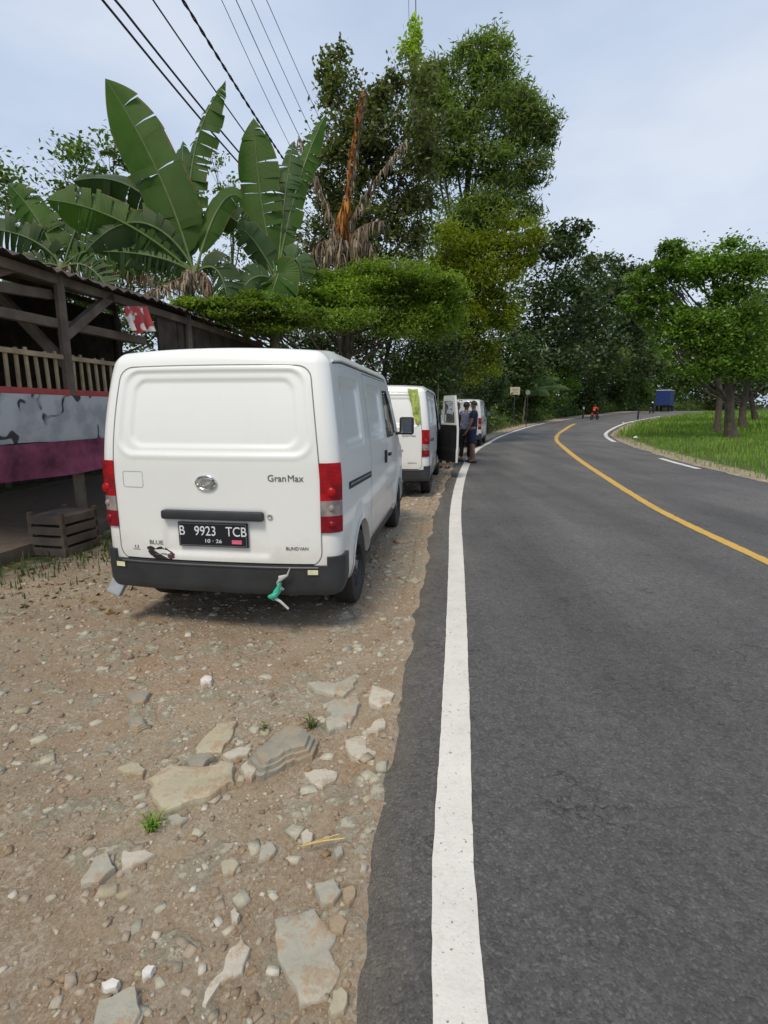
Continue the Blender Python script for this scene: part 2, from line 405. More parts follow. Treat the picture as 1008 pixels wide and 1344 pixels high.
# wheel ruts along the shoulder: low strip beside the asphalt
sh=np.clip(-dl/1.6,0,1)
GZ=elev(GY)-.030+gn*(.35+.65*sh)-.02*np.exp(-((dl+1.3)/.4)**2)
bank=np.clip((-dl-6.5)/6,0,1); GZ+=bank*.9*(near)
vr=np.clip((dr-.3)/4,0,1); GZ+=np.where(dr>0,vr*.10+np.clip((dr-6)/20,0,1)*.4,0)
GZ=np.where(onroad,elev(GY)-.10,GZ)
edge=(dl<=0)&(dl>-.12); GZ=np.where(edge,elev(GY)-.006+.02*dl+gn*.25,GZ)
lapn=fbm(GX*6,GY*6,4,91)*.10
GZ=np.where((dl>-.03)&(dl<.07)&(GY<15)&(GX<1.6),np.maximum(GZ,elev(GY)+.004-dl*.22+lapn*.16),GZ)
edge2=(dr>=0)&(dr<1.5); GZ=np.where(edge2,np.minimum(GZ,elev(GY)-.02+dr*.03),GZ)
GZ=np.where(near,GZ,elev(GY)-.03+.6*((GX<-20)|(GX>40)))
def ground_z(x,y):
    i=np.clip(np.searchsorted(gx,x)-1,0,len(gx)-2); j=np.clip(np.searchsorted(gy,y)-1,0,len(gy)-2)
    fx=(x-gx[i])/(gx[i+1]-gx[i]); fy=(y-gy[j])/(gy[j+1]-gy[j])
    return (GZ[j,i]*(1-fx)+GZ[j,i+1]*fx)*(1-fy)+(GZ[j+1,i]*(1-fx)+GZ[j+1,i+1]*fx)*fy
def dirt():
    m,nt,out=mat('dirt'); g=N(nt); p=g.n('BsdfPrincipled'); tc=g.n('TexCoord'); o=tc.outputs['Object']
    base=g.ramp(g.noise(o,1.6,7,.65),[(.28,(.18,.120,.065)),(.45,(.265,.19,.115)),(.58,(.33,.265,.17)),(.75,(.32,.28,.20))])
    rust=g.ramp(g.noise(o,.9,4),[(.46,0.),(.66,.75)]); base=g.mix(rust,base,(.31,.175,.082))
    grey=g.ramp(g.noise(o,2.6,8,.75),[(.5,0.),(.62,.6)]); base=g.mix(grey,base,(.33,.28,.215))
    v=g.vor(o,70,'F1','Color'); sc=g.n('SeparateColor'); g.l(v,sc.inputs[0])
    pe=g.ramp(sc.outputs[0],[(.0,(.19,.13,.08)),(.5,(.30,.235,.165)),(.85,(.42,.37,.29)),(1,(.58,.54,.46))])
    gm=g.ramp(g.noise(o,4.5,6,.7),[(.40,.12),(.62,.8)]); gm=g.math('MULTIPLY',gm,.75); base=g.mix(gm,base,pe)
    v3=g.vor(o,170,'F1','Color'); s3=g.n('SeparateColor'); g.l(v3,s3.inputs[0])
    base=g.mix(.30,base,g.ramp(s3.outputs[1],[(0,(.12,.085,.06)),(1,(.38,.34,.28))]))
    wv=g.n('VectorMath',operation='ADD'); g.l(o,wv.inputs[0]); nz=g.n('TexNoise'); nz.inputs['Scale'].default_value=6; nz.inputs['Detail'].default_value=6; g.l(o,nz.inputs['Vector'])
    sc_=g.n('VectorMath',operation='SCALE'); sc_.inputs['Scale'].default_value=.22; g.l(nz.outputs['Color'],sc_.inputs[0]); g.l(sc_.outputs[0],wv.inputs[1])
    ed=g.vor(wv.outputs[0],6.5,'DISTANCE_TO_EDGE'); ce=g.vor(wv.outputs[0],6.5,'F1','Color'); cs=g.n('SeparateColor'); g.l(ce,cs.inputs[0])
    gate=g.math('ADD',cs.outputs[0],g.math('MULTIPLY',g.math('SUBTRACT',g.noise(o,1.1,4),.5),2.2))
    rock=g.math('MULTIPLY',g.ramp(ed,[(.05,0.),(.09,1.)]),g.ramp(gate,[(.66,0.),(.70,1.)]))
    rock=g.math('MULTIPLY',rock,g.ramp(g.noise(o,18,8,.75),[(.42,.15),(.56,.95)]))
    rc=g.mix(cs.outputs[1],(.37,.345,.255),(.45,.42,.33))
    base=g.mix(rock,base,rc)
    crumb=g.ramp(g.noise(o,60,6,.8),[(.55,0.),(.68,.55)]); base=g.mix(crumb,base,(.45,.41,.33))
    # grass-green litter away from the road
    at_=g.n('Attribute'); at_.attribute_name='green'; gr=g.math('ADD',at_.outputs['Fac'],g.math('SUBTRACT',g.noise(o,3.,6,.7),.5))
    gc=g.ramp(g.noise(o,9,6,.7),[(.3,(.035,.05,.015)),(.55,(.075,.105,.03)),(.75,(.15,.14,.07))])
    base=g.mix(g.ramp(gr,[(.45,0.),(.6,1.)]),base,gc)
    g.l(base,p.inputs['Base Color']); p.inputs['Roughness'].default_value=.92; p.inputs['Specular IOR Level'].default_value=.25
    hh=g.math('ADD',g.math('MULTIPLY',g.math('MULTIPLY',g.vor(o,85),gm),-.45),g.noise(o,22,9,.8))
    n1=g.bump(hh,.75,.012); n2=g.bump(g.noise(o,160,4,.8),.5,.004,g.bump(rock,.6,.02,n1)); g.l(n2,p.inputs['Normal']); g.l(p.outputs[0],out.inputs[0]); return m
M['dirt']=dirt()
nx,ny=len(gx),len(gy)
V=np.stack([GX,GY,GZ],-1).reshape(-1,3); ii=(np.arange(ny-1)[:,None]*nx+np.arange(nx-1)[None]).ravel()
go=np_mesh('ground',V,np.stack([ii,ii+1,ii+nx+1,ii+nx],1),M['dirt'],smooth=True); go['kind']='structure'
green=np.zeros(GX.shape)
green=np.where(dl<0,np.clip((-dl-3.0)/1.6,0,1),0)                       # left of the vans
green=np.where((dl<0)&(GY>20),np.clip((-dl-1.0)/1.4,0,1),green)
green=np.where(dr>0,np.clip((dr-.35)/.9,0,1),green)
green=np.where(~near,1,green)
a=go.data.attributes.new('green','FLOAT','POINT'); a.data.foreach_set('value',green.ravel().astype(np.float32))

# ------------------------------------------------------------------ gravel, litter, grass (stuff)
def scatter_rocks(nm,n,xr,yr,smin,smax,mt,label,cat,seed,cond,flat=.55,power=3,pw=.7):
    r=np.random.default_rng(seed)
    base=np.array([(1,0,0),(-1,0,0),(0,1,0),(0,-1,0),(0,0,1),(0,0,-1)],float)
    tri=np.array([(0,2,4),(2,1,4),(1,3,4),(3,0,4),(2,0,5),(1,2,5),(3,1,5),(0,3,5)])
    # subdivide once
    V=[tuple(b) for b in base]; F=[]; cache={}
    def mid(a,b):
        k=(min(a,b),max(a,b))
        if k not in cache:
            q=(np.array(V[a])+np.array(V[b]))/2; q=q/np.linalg.norm(q); V.append(tuple(q)); cache[k]=len(V)-1
        return cache[k]
    for a_,b_,c_ in tri:
        ab,bc,ca=mid(a_,b_),mid(b_,c_),mid(c_,a_); F+=[(a_,ab,ca),(ab,b_,bc),(ca,bc,c_),(ab,bc,ca)]
    V=np.array(V); F=np.array(F)
    if pw<.75:      # angular shards
        V=np.array([(a,b,c) for c in (-1,1) for a,b in ((-1,-1),(1,-1),(1,1),(-1,1))],float); V[4:,:2]*=.78
        F=np.array([(0,2,1),(0,3,2),(4,5,6),(4,6,7),(0,1,5),(0,5,4),(1,2,6),(1,6,5),(2,3,7),(2,7,6),(3,0,4),(3,4,7)])
        pw=1; jt=.42
    else: jt=.34
    x=r.uniform(*xr,n); y=yr[0]+(yr[1]-yr[0])*r.random(n)**1.4
    s=smin+(smax-smin)*r.random(n)**power
    keep=cond(x,y,r); x,y,s=x[keep],y[keep],s[keep]; n=len(x)
    z=ground_z(x,y)
    sc=np.stack([s*r.uniform(.7,1.3,n),s*r.uniform(.6,1.0,n),s*r.uniform(.25,flat,n)],1)
    ang=r.uniform(0,2*pi,n)
    P=np.sign(V[None])*np.abs(V[None])**pw*(1+r.uniform(-jt,jt,(n,len(V),3 if len(V)==8 else 1)))*sc[:,None]
    X=P[...,0]*np.cos(ang)[:,None]-P[...,1]*np.sin(ang)[:,None]; Yy=P[...,0]*np.sin(ang)[:,None]+P[...,1]*np.cos(ang)[:,None]
    P=np.stack([X+x[:,None],Yy+y[:,None],P[...,2]+z[:,None]+sc[:,2:3]*.25],-1).reshape(-1,3)
    FF=(F[None]+(np.arange(n)*len(V))[:,None,None]).reshape(-1,3)
    o=np_mesh(nm,P,FF,mt); tag(o,label,cat,kind='stuff'); return o
def stonemat(name,cols,rough=.9):
    m,nt,out=mat(name); g=N(nt); p=g.n('BsdfPrincipled'); tc=g.n('TexCoord'); geo=g.n('NewGeometry')
    c=g.ramp(geo.outputs['Random Per Island'],[(i/(len(cols)-1),k) for i,k in enumerate(cols)])
    c=g.mix(1,c,g.ramp(g.noise(tc.outputs['Object'],30,6,.7),[(.3,(.75,.74,.72)),(.7,(1.2,1.2,1.2))]),'MULTIPLY')
    g.l(c,p.inputs['Base Color']); p.inputs['Roughness'].default_value=rough
    g.l(g.bump(g.noise(tc.outputs['Object'],60,6,.7),.6,.006),p.inputs['Normal']); g.l(p.outputs[0],out.inputs[0]); return m
M['gravel']=stonemat('gravel',[(.20,.14,.09),(.27,.215,.155),(.32,.275,.21),(.28,.19,.11),(.38,.345,.28),(.33,.255,.18),(.52,.49,.42)])
def dl_at(x,y): return sidedist(x,y,Lc)
cl_=lambda dens,s0:(lambda x,y,r:(dl_at(x,y)<-.0)&(fbm(x*1.7,y*1.7,4,s0)+.5+r.uniform(-.22,.22,len(x))>dens))
scatter_rocks('gravel',38000,(-3.4,1.4),(.6,10),.0028,.017,M['gravel'],'loose pale gravel lying over the brown dirt shoulder','gravel',3,cl_(.44,41),power=5)
scatter_rocks('gravel',6500,(-3.4,1.2),(.7,9),.006,.019,M['gravel'],'loose thumb sized pebbles scattered over the dirt shoulder','pebbles',4,cl_(.46,61),power=5)
M['rubble']=stonemat('rubble',[(.30,.24,.16),(.36,.32,.23),(.42,.39,.30),(.34,.33,.26),(.50,.47,.38)])
scatter_rocks('rubble',1000,(-2.6,1.0),(.9,5.5),.009,.036,M['rubble'],'flat angular pale rubble half buried in the dirt shoulder','rubble',8,cl_(.50,71),flat=.3,power=2.2,pw=.45)
scatter_rocks('gravel',9000,(-2.5,4.5),(8,26),.008,.04,M['gravel'],'gravel along the road edge beside the farther vans','gravel',5,lambda x,y,r:(dl_at(x,y)<-.02)&(dl_at(x,y)>-2.6))
scatter_rocks('gravel',700,(-.1,3.2),(.8,9),.002,.006,M['gravel'],'tiny loose grit strewn over the asphalt beside the white line','grit',6,lambda x,y,r:(dl_at(x,y)>.0)&(dl_at(x,y)<2.4))
def leafquads(P,Nn,size,asp,r,fold=.25,point=True):
    """one bent diamond or lens per point. P points, Nn rough normals"""
    n=len(P); t=r.normal(size=(n,3)); t-= (t*Nn).sum(1)[:,None]*Nn; t/=np.linalg.norm(t,axis=1)[:,None]+1e-9
    b=np.cross(Nn,t); s=size[:,None]
    a=P-t*s*.5; c=P+t*s*.5-Nn*s*fold; l=P+b*s*asp*.5-Nn*s*fold*.3; q=P-b*s*asp*.5-Nn*s*fold*.3
    V=np.stack([a,l,c,q],1).reshape(-1,3); F=np.arange(4*n).reshape(n,4); return V,F
M['litter']=leafmat('dry leaf litter',[(.12,.07,.03),(.22,.14,.06),(.33,.25,.13),(.16,.11,.06),(.4,.33,.2)],.8,.1)
r=np.random.default_rng(12)
def litter(n,xr,yr,lo,hi,label,sz=(.03,.09)):
    x=r.uniform(*xr,n); y=r.uniform(*yr,n); d=dl_at(x,y); k=(d<lo)&(d>hi)&(fbm(x*.8,y*.8,3,5)+r.uniform(-.3,.3,n)>-.05); x=x[k];y=y[k]
    P=np.stack([x,y,ground_z(x,y)+.012],1); nn=r.normal(size=(len(x),3))*.35+np.array([0,0,1]); nn/=np.linalg.norm(nn,axis=1)[:,None]
    V,F=leafquads(P,nn,r.uniform(*sz,len(x)),.5,r); tag(np_mesh('leaf_litter',V,F,M['litter']),label,'leaf litter',kind='stuff')
litter(6000,(-6,1),(3.5,14),-1.9,-9,'dry brown leaves on the ground between the vans and the shed')
litter(7000,(1,20),(17,55),-.1,-2.6,'dry leaves along the outer edge of the bend',(.05,.16))
def grass(nm,n,region,hmin,hmax,mt,label,seed,wd=.006,lean=.5):
    r=np.random.default_rng(seed); x,y=region(r,n); n=len(x); z=ground_z(x,y)-.01
    h=r.uniform(hmin,hmax,n); a=r.uniform(0,2*pi,n); ln=r.uniform(.1,lean,n)*h
    dx,dy=np.cos(a),np.sin(a); w_=wd*r.uniform(.6,1.5,n)
    P0=np.stack([x-dy*w_,y+dx*w_,z],1);P1=np.stack([x+dy*w_,y-dx*w_,z],1)
    P2=np.stack([x+dx*ln*.4+dy*w_*.7,y+dy*ln*.4-dx*w_*.7,z+h*.6],1);P3=np.stack([x+dx*ln*.4-dy*w_*.7,y+dy*ln*.4+dx*w_*.7,z+h*.6],1)
    P4=np.stack([x+dx*ln,y+dy*ln,z+h],1)
    V=np.stack([P0,P1,P2,P3,P4],1).reshape(-1,3); b=np.arange(n)*5
    F=np.vstack([np.stack([b,b+1,b+2,b+3],1),np.stack([b+3,b+2,b+4,b+4],1)])
    me=bpy.data.meshes.new(nm); fl=[tuple(f) for f in np.stack([b,b+1,b+2,b+3],1)]+[tuple(f) for f in np.stack([b+3,b+2,b+4],1)]
    me.from_pydata(V.tolist(),[],fl); me.materials.append(mt); o=bpy.data.objects.new(nm,me); C.objects.link(o)
    return tag(o,label,'grass',kind='stuff')
M['grass']=leafmat('verge grass',[(.10,.19,.02),(.15,.28,.035),(.21,.36,.05),(.13,.23,.03),(.34,.40,.10)],.6,.35,.6,dark=.7)
M['weeds']=leafmat('weeds',[(.04,.07,.02),(.08,.13,.03),(.13,.17,.05),(.22,.2,.09)],.6,.3,.6)
def dr_at(x,y): return sidedist(x,y,Rc)
def reg_right(lo,hi,y0,y1,x1):
    def f(r,n):
        x=r.uniform(6,x1,n); y=y0+(y1-y0)*r.random(n)**1.2; d=dr_at(x,y); k=(d>lo)&(d<hi)&((d>lo+.9)|(r.random(n)<.35)); return x[k],y[k]
    return f
grass('grass',60000,reg_right(.25,10,6,34,24),.06,.22,M['grass'],'short bright green grass on the inner verge of the bend',21,.009)
grass('grass',50000,reg_right(.4,24,30,85,60),.15,.45,M['grass'],'taller green grass farther along the inner verge of the bend',22,.03)
def reg_left(lo,hi,xr,yr,th=-.02,s=7):
    def f(r,n):
        x=r.uniform(*xr,n); y=r.uniform(*yr,n); d=dl_at(x,y); k=(d<lo)&(d>hi)&(fbm(x*1.4,y*1.4,3,s)+r.uniform(-.08,.08,n)>th); return x[k],y[k]
    return f
grass('grass',26000,reg_left(-3.0,-7,(-8,-1.6),(2.5,13)),.03,.14,M['weeds'],'rough weeds and grass on the ground left of the nearest van',23)
grass('grass',22000,reg_left(-.9,-6,(0,22),(17,60),-.15),.1,.5,M['weeds'],'weeds and grass along the outer side of the bend',24,.02)
# ------------------------------------------------------------------ van
def lines(a,b,step,extra=()):
    L=sorted(set([a,b]+list(extra))); out=[]
    for p,q in zip(L[:-1],L[1:]):
        k=max(1,int(round((q-p)/step))); out+= [p+(q-p)*i/k for i in range(k)]
    return np.array(out+[L[-1]])
BX,BL,Z0,Z1,RR=.8325,4.03,.30,1.90,.085
ss=lambda a,b,x: (lambda t: t*t*(3-2*t))(np.clip((x-a)/(b-a),0,1))
def rrect(x,z,cx,cz,hx,hz,r):          # signed distance, negative inside
    qx=np.abs(x-cx)-(hx-r); qz=np.abs(z-cz)-(hz-r)
    return np.hypot(np.maximum(qx,0),np.maximum(qz,0))+np.minimum(np.maximum(qx,qz),0)-r
RW,FW,WR,AR=.73,3.41,.298,.365         # wheel stations, tyre radius, arch radius
def vshape(P,face):
    x,y,z=P[:,0].copy(),P[:,1].copy(),P[:,2].copy()
    lo=np.array([-BX+RR,RR,Z0+RR*.6]); hi=np.array([BX-RR,BL-RR,Z1-RR])
    Q=np.stack([np.clip(x,lo[0],hi[0]),np.clip(y,lo[1],hi[1]),np.clip(z,lo[2],hi[2])],1)
    D=np.stack([x,y,z],1)-Q; L=np.linalg.norm(D,axis=1); rad=np.where(z<lo[2],RR*.6,RR); rad=np.where(L>0,RR,0)
    D=D/np.maximum(L,1e-9)[:,None]; Pn=Q+D*np.where(L>0,rad,0)[:,None]
    Pn[:,2]=np.maximum(Pn[:,2],Z0)
    x,y,z=Pn.T
    sgn=np.sign(x)
    rear=D[:,1]<-.5; frontf=D[:,1]>.5; side=np.abs(D[:,0])>.75
    # stampings
    out_=rrect(x,z,0,1.485,.665,.268,.11); in_=rrect(x,z,0,1.48,.592,.218,.095)
    dep=.011*ss(.0,-.022,out_)+.014*ss(.0,-.02,in_)
    lip=-.006*np.exp(-((out_-.012)/.010)**2)
    pl=rrect(x,z,0,.70,.36+.05*(.85-z),.155,.03); dep=dep+.013*ss(.01,-.03,pl)
    y=y+np.where(rear&(face==2),dep+lip,0)
    for (c,h) in ((.655,.325),(1.80,.36)):
        w_=rrect(y,z,c,1.475,h,.205,.05); w2=rrect(y,z,c,1.475,h+.05,.25,.07)
        x=x-sgn*np.where(side,.016*ss(0,-.02,w_)+.008*ss(0,-.015,w2),0)
    # arch flares, waist crease, lower tuck
    for c in (RW,FW):
        rr=np.hypot(y-c,z-WR); x=x+sgn*np.where(side,.016*ss(.14,.0,np.abs(rr-AR))*(z<1),0)
    x=x-sgn*np.where(side,.012*ss(.70,.62,z)*ss(1.25,1.4,y)*ss(3.2,2.9,y),0)
    x=x-sgn*np.where(side,.02*ss(.42,.30,z),0)
    # tumblehome, roof crown
    t=np.clip((z-1.05)/.85,0,1); x=x*(1-.125*t**1.35)
    z=z+.028*(1-(x/.74)**2)*ss(1.7,1.86,z)
    z=z-.035*ss(.5,0,y)*ss(1.7,1.88,z)
    # rear rake and plan curve
    wr=np.clip(1-y/1.6,0,1)
    y=y+wr*(.13*np.clip((z-1.12)/.75,0,1)**1.8+.055*(np.abs(x)/.8)**2.5)
    # nose
    wf=ss(2.35,BL,y)
    s=np.interp(z,[.3,.55,.92,1.02,1.10,1.85,1.95],[.05,0,.03,.12,.33,.98,1.06])
    y=y-wf*s-ss(2.9,BL,y)*.12*(np.abs(x)/.8)**2.2
    return np.stack([x,y,z],1)
def van_grid():
    xs=lines(-BX,BX,.0155,(-.71,.71,-.745,.745)); ys=lines(0,BL,.017,(1.28,2.30,3.12,.055)); zs=lines(Z0,Z1,.0145,(.50,.72,.83,.93,1.17,1.22,.38,.56,1.80,1.72))
    P=[];F=[];face=[]
    def grid(us,vs,fn,fid,flip):
        U,Vv=np.meshgrid(us,vs); b=sum(len(p) for p in P)
        P.append(fn(U.ravel(),Vv.ravel())); n=len(us)
        i=(np.arange(len(vs)-1)[:,None]*n+np.arange(n-1)[None]).ravel()+b
        q=np.stack([i,i+1,i+n+1,i+n],1)
        if flip: q=q[:,::-1]
        F.append(q); face.append(np.full(len(q),fid))
    st=lambda *a: np.stack(np.broadcast_arrays(*a),1).astype(float)
    grid(ys,zs,lambda u,v:st(u*0+BX,u,v),0,False)     # right side
    grid(ys,zs,lambda u,v:st(u*0-BX,u,v),1,True)      # left side
    grid(xs,zs,lambda u,v:st(u,u*0,v),2,False)        # rear
    grid(xs,zs,lambda u,v:st(u,u*0+BL,v),3,True)      # front
    grid(xs,ys,lambda u,v:st(u,v,u*0+Z1),4,False)     # roof
    P0=np.vstack(P); F=np.vstack(F); face=np.concatenate(face)
    # snap side vertices on the arch circles
    fid=np.concatenate([np.full(len(p),k) for k,p in enumerate(P)])
    for c in (RW,FW):
        dy=P0[:,1]-c; dz=P0[:,2]-WR; rr=np.hypot(dy,dz); m=(fid<2)&(np.abs(rr-AR)<.0085)&(P0[:,2]>Z0)
        k=AR/np.maximum(rr,1e-6); P0[m,1]=c+dy[m]*k[m]; P0[m,2]=WR+dz[m]*k[m]
    # merge
    key=np.round(P0*20000).astype(np.int64); _,idx,inv=np.unique(key,axis=0,return_index=True,return_inverse=True); inv=inv.ravel()
    P1=P0[idx]; fv=fid[idx]; F=inv[F]
    Vw=vshape(P1,fv)
    return P1,Vw,F,face
VP0,VPW,VF,VFACE=van_grid()
vc=VP0[VF].mean(1)
e1=VPW[VF[:,2]]-VPW[VF[:,0]]; e2=VPW[VF[:,3]]-VPW[VF[:,1]]; fn_=np.cross(e1,e2); 
VN=np.zeros_like(VPW)
for k in range(4): np.add.at(VN,VF[:,k],fn_)
VN/=np.linalg.norm(VN,axis=1)[:,None]+1e-12
def submesh(name,mask,mats,parent,offset=0,thick=0,origin=(0,0,0),smooth=True):
    f=VF[mask]; u,inv=np.unique(f,return_inverse=True); f=inv.reshape(f.shape)
    V=VPW[u]+VN[u]*offset-np.array(origin); Fq=f
    if thick:
        n=len(V); V2=V-VN[u]*thick
        ed={}
        for a,b in ((0,1),(1,2),(2,3),(3,0)):
            for p,q in zip(f[:,a],f[:,b]):
                if (q,p) in ed: del ed[(q,p)]
                else: ed[(p,q)]=1
        E_=np.array(list(ed.keys()))
        wall=np.stack([E_[:,1],E_[:,0],E_[:,0]+n,E_[:,1]+n],1)
        V=np.vstack([V,V2]); Fq=np.vstack([f,f[:,::-1]+n,wall])
    o=np_mesh(name,V,Fq,mats,parent,smooth=smooth)
    if thick: o.data.set_sharp_from_angle(angle=radians(50))
    o.location=origin
    return o
def surf(pts,fid,off=.0):      # points on one cube face -> van surface
    P=np.array(pts,float); a=vshape(P,np.full(len(P),fid))
    d=1e-3
    ax=[(1,2),(1,2),(0,2),(0,2),(0,1)][fid]
    e=[]
    for k in ax:
        q=P.copy(); q[:,k]+=d; e.append(vshape(q,np.full(len(P),fid))-a)
    n=np.cross(e[0],e[1]); n/=np.linalg.norm(n,axis=1)[:,None]
    outd={0:(1,0,0),1:(-1,0,0),2:(0,-1,0),3:(0,1,0),4:(0,0,1)}[fid]
    n*=np.sign((n*np.array(outd)).sum(1))[:,None]
    return a+n*off,n
def strip(mb,pts,fid,width,off=.0015,m=0,step=.02,closed=False):     # thin ribbon lying on the body
    P=[np.array(p,float) for p in pts]
    if closed: P.append(P[0])
    Q=[]
    for a,b in zip(P[:-1],P[1:]):
        k=max(1,int(np.linalg.norm(b-a)/step)); Q+=[a+(b-a)*i/k for i in range(k)]
    Q.append(P[-1]); Q=np.array(Q); A,n=surf(Q,fid,off)
    t=np.gradient(A,axis=0); t/=np.linalg.norm(t,axis=1)[:,None]+1e-9; b=np.cross(t,n)
    L,R=A-b*width/2,A+b*width/2
    k=len(A); mb.add(list(map(tuple,np.vstack([L,R]))),[(i,i+1,k+i+1,k+i) for i in range(k-1)],m)
def arc(cx,cz,r,a0,a1,n,f): return [f(cx+r*cos(a0+(a1-a0)*i/n),cz+r*sin(a0+(a1-a0)*i/n)) for i in range(n+1)]
def text_mesh(s,size,name,mt,parent,loc,rot,extr=.002,sx=1):
    cu=bpy.data.curves.new('txt','FONT'); cu.body=s; cu.size=size; cu.extrude=extr; cu.align_x='CENTER'; cu.align_y='CENTER'
    to=bpy.data.objects.new('txt',cu); C.objects.link(to)
    dg=bpy.context.evaluated_depsgraph_get(); me=bpy.data.meshes.new_from_object(to.evaluated_get(dg)); me=me.copy()
    bpy.data.objects.remove(to); bpy.data.curves.remove(cu); me.materials.clear(); me.materials.append(mt); me.name=name
    for v in me.vertices: v.co.x*=sx
    o=bpy.data.objects.new(name,me); C.objects.link(o); o.parent=parent; o.location=loc; o.rotation_euler=rot; return o

def make_van():
    t=thing('parked_van','','van')
    f,y,z,x=VFACE,vc[:,1],vc[:,2],vc[:,0]
    side=f<2; ax=np.abs(x)
    arch=np.zeros(len(f),bool)
    for c in (RW,FW): arch|=side&(np.hypot(y-c,z-WR)<AR-.001)
    wing=side&(y>2.30)&(y<3.12)&(z>.38)&(z<1.80)
    # window opening of the front doors
    win=side&(rrect(y,z,2.72,1.455,.35,.235,.05)<0)
    fwin=side&(y>3.16)&(y<3.50)&(z>1.24)&(z<1.66)&(z<1.66-(y-3.16)*.2)
    slide=side&(y>1.28)&(y<2.30)&(z>.38)&(z<1.80)
    tail=(f==2)&(rrect(x,z,0,1.14,.712,.645,.09)<0)
    lamp=((f==2)&(ax>.708)|(side&(y<.055)))&(z>.72)&(z<1.17)
    shield=(f==3)&(rrect(x,z,0,1.40,.74,.36,.08)<0)
    bump=(((f==2)&((z<.50)|((ax>.70)&(z<.56-.06*(ax<.745)))))|(side&(y<.15)&(z<.56)))
    fb=((f==3)&(z<.55))|(side&(y>3.80)&(z<.55))
    body=~(arch|wing|slide|tail|shield|lamp|fwin)
    body_o=submesh('body',body,[M['paint']],t)
    m=MB(); 
    tg=submesh('tailgate',tail,[M['paint']],t)
    for sid in (0,1):
        s=f==sid
        submesh('sliding_door',slide&s,[M['paint']],t)
        hinge=(.80*(1 if sid==0 else -1),3.10,0)
        d=submesh('front_door',wing&s&~win&~arch,[M['paint']],t,origin=hinge)
        gl=submesh('window',win&s,[M['glass']],d,offset=-.012,origin=(0,0,0)); gl.location=(-hinge[0],-hinge[1],0)
        tr=submesh('inner_trim',wing&s&~arch&((z<1.19)),[M['black']],d,offset=-.055); tr.location=(-hinge[0],-hinge[1],0)
        # window frame: rubber around the opening, white return behind
        fr=MB(); sg=1 if sid==0 else -1
        cpts=[]
        for (cy,cz,a0) in ((3.02,1.64,0),(2.42,1.64,pi/2),(2.42,1.27,pi),(3.02,1.27,1.5*pi)):
            cpts+=[(sg*BX,cy+.05*cos(a0+k*pi/8),cz+.05*sin(a0+k*pi/8)) for k in range(5)]
        strip(fr,cpts,sid,.028,.002,0,closed=True)
        fo=fr.build('window_seal',M['black'],d); fo.location=(-hinge[0],-hinge[1],0)
        q=submesh('quarter_window',fwin&s,[M['glass']],t,offset=-.006)
        # handles
        for yy,par,loc in ((2.14,t,(0,0,0)),(2.45,d,(-hinge[0],-hinge[1],0))):
            p,n=surf([(sg*BX,yy,1.03)],sid,.012); h=MB(); h.box((0,0,0),(.028,.035 if yy<2.3 else .12,.13 if yy<2.3 else .032))
            ho=h.build('door_handle',M['black'],par,bevel=.008); ho.location=Vector(p[0])+Vector(loc)
        # sliding rail
        rb=MB(); strip(rb,[(sg*BX,.30,.985),(sg*BX,1.27,.955)],sid,.052,.003,0); strip(rb,[(sg*BX,.33,.99),(sg*BX,1.25,.962)],sid,.016,.0075,1)
        rb.build('sliding_rail',[M['black'],M['gap']],t)
        # seams
        sm=MB()
        for yy in (1.28,2.30): strip(sm,[(sg*BX,yy,.38),(sg*BX,yy,1.80)],sid,.007)
        strip(sm,[(sg*BX,3.12,.66),(sg*BX,3.12,1.80)],sid,.007)
        strip(sm,[(sg*BX,1.28,.38),(sg*BX,3.02,.38)],sid,.007); strip(sm,[(sg*BX,1.28,1.80),(sg*BX,3.12,1.80)],sid,.008)
        sm.build('door_seam',M['gap'],t)
        # gutter along the roof side
        P,n=surf([(sg*BX,yy,1.838) for yy in np.arange(.16,3.45,.05)],sid,.006)
        gu=MB(); gu.tube([tuple(q) for q in P],.010,6,0)
        P2,n=surf([(sg*BX,yy,1.822) for yy in np.arange(.16,3.45,.05)],sid,.001); gu.tube([tuple(q) for q in P2],.005,5,1)
        gu.build('roof_gutter',[M['paint'],M['black']],t,smooth=True)
        # arch lips and wells
        for c in (RW,FW):
            a0=.0; pts=[(sg*BX,c+AR*cos(a),WR+AR*sin(a)) for a in np.linspace(.02,pi-.02,40)]
            P,n=surf(pts,sid,.004); P_out,_=surf([(sg*BX,c+(AR+.035)*cos(a),WR+(AR+.035)*sin(a)) for a in np.linspace(.02,pi-.02,40)],sid,.0035)
            lp=MB(); k=len(P)
            Pin=P.copy(); Pin[:,0]-=sg*.06; 
            lp.add(list(map(tuple,np.vstack([P_out,P,Pin]))),[(i,i+1,k+i+1,k+i) for i in range(k-1)]+[(k+i,k+i+1,2*k+i+1,2*k+i) for i in range(k-1)])
            lp.build('arch_lip',M['paint'],t,smooth=True)
            wl=MB(); n_=24; vs=[]; 
            for xx in (sg*.79,sg*.42):
                for i in range(n_+1): a=pi*i/n_; vs.append((xx,c+(AR+.01)*cos(a),WR-.06+(AR+.06)*sin(a)))
            fs=[(i,i+1,n_+2+i,n_+1+i) for i in range(n_)]+[tuple(n_+1+i for i in range(n_+1))]
            wl.add(vs,fs); wl.build('wheel_well',M['dark'],t)
        # lamp
        tl=bpy.data.objects.new('taillight',None); C.objects.link(tl); tl.parent=t
        ls=lamp&(x*sg>0)
        submesh('lamp_housing',ls,[M['black']],tl,offset=-.01)
        for a_,b_,nm,mt in ((.93,1.17,'red_lens','red'),(.83,.93,'clear_lens','clear'),(.72,.83,'lower_red_lens','redlow')):
            submesh(nm,ls&(z>a_)&(z<b_),[M[mt]],tl,offset=.012,thick=.02)
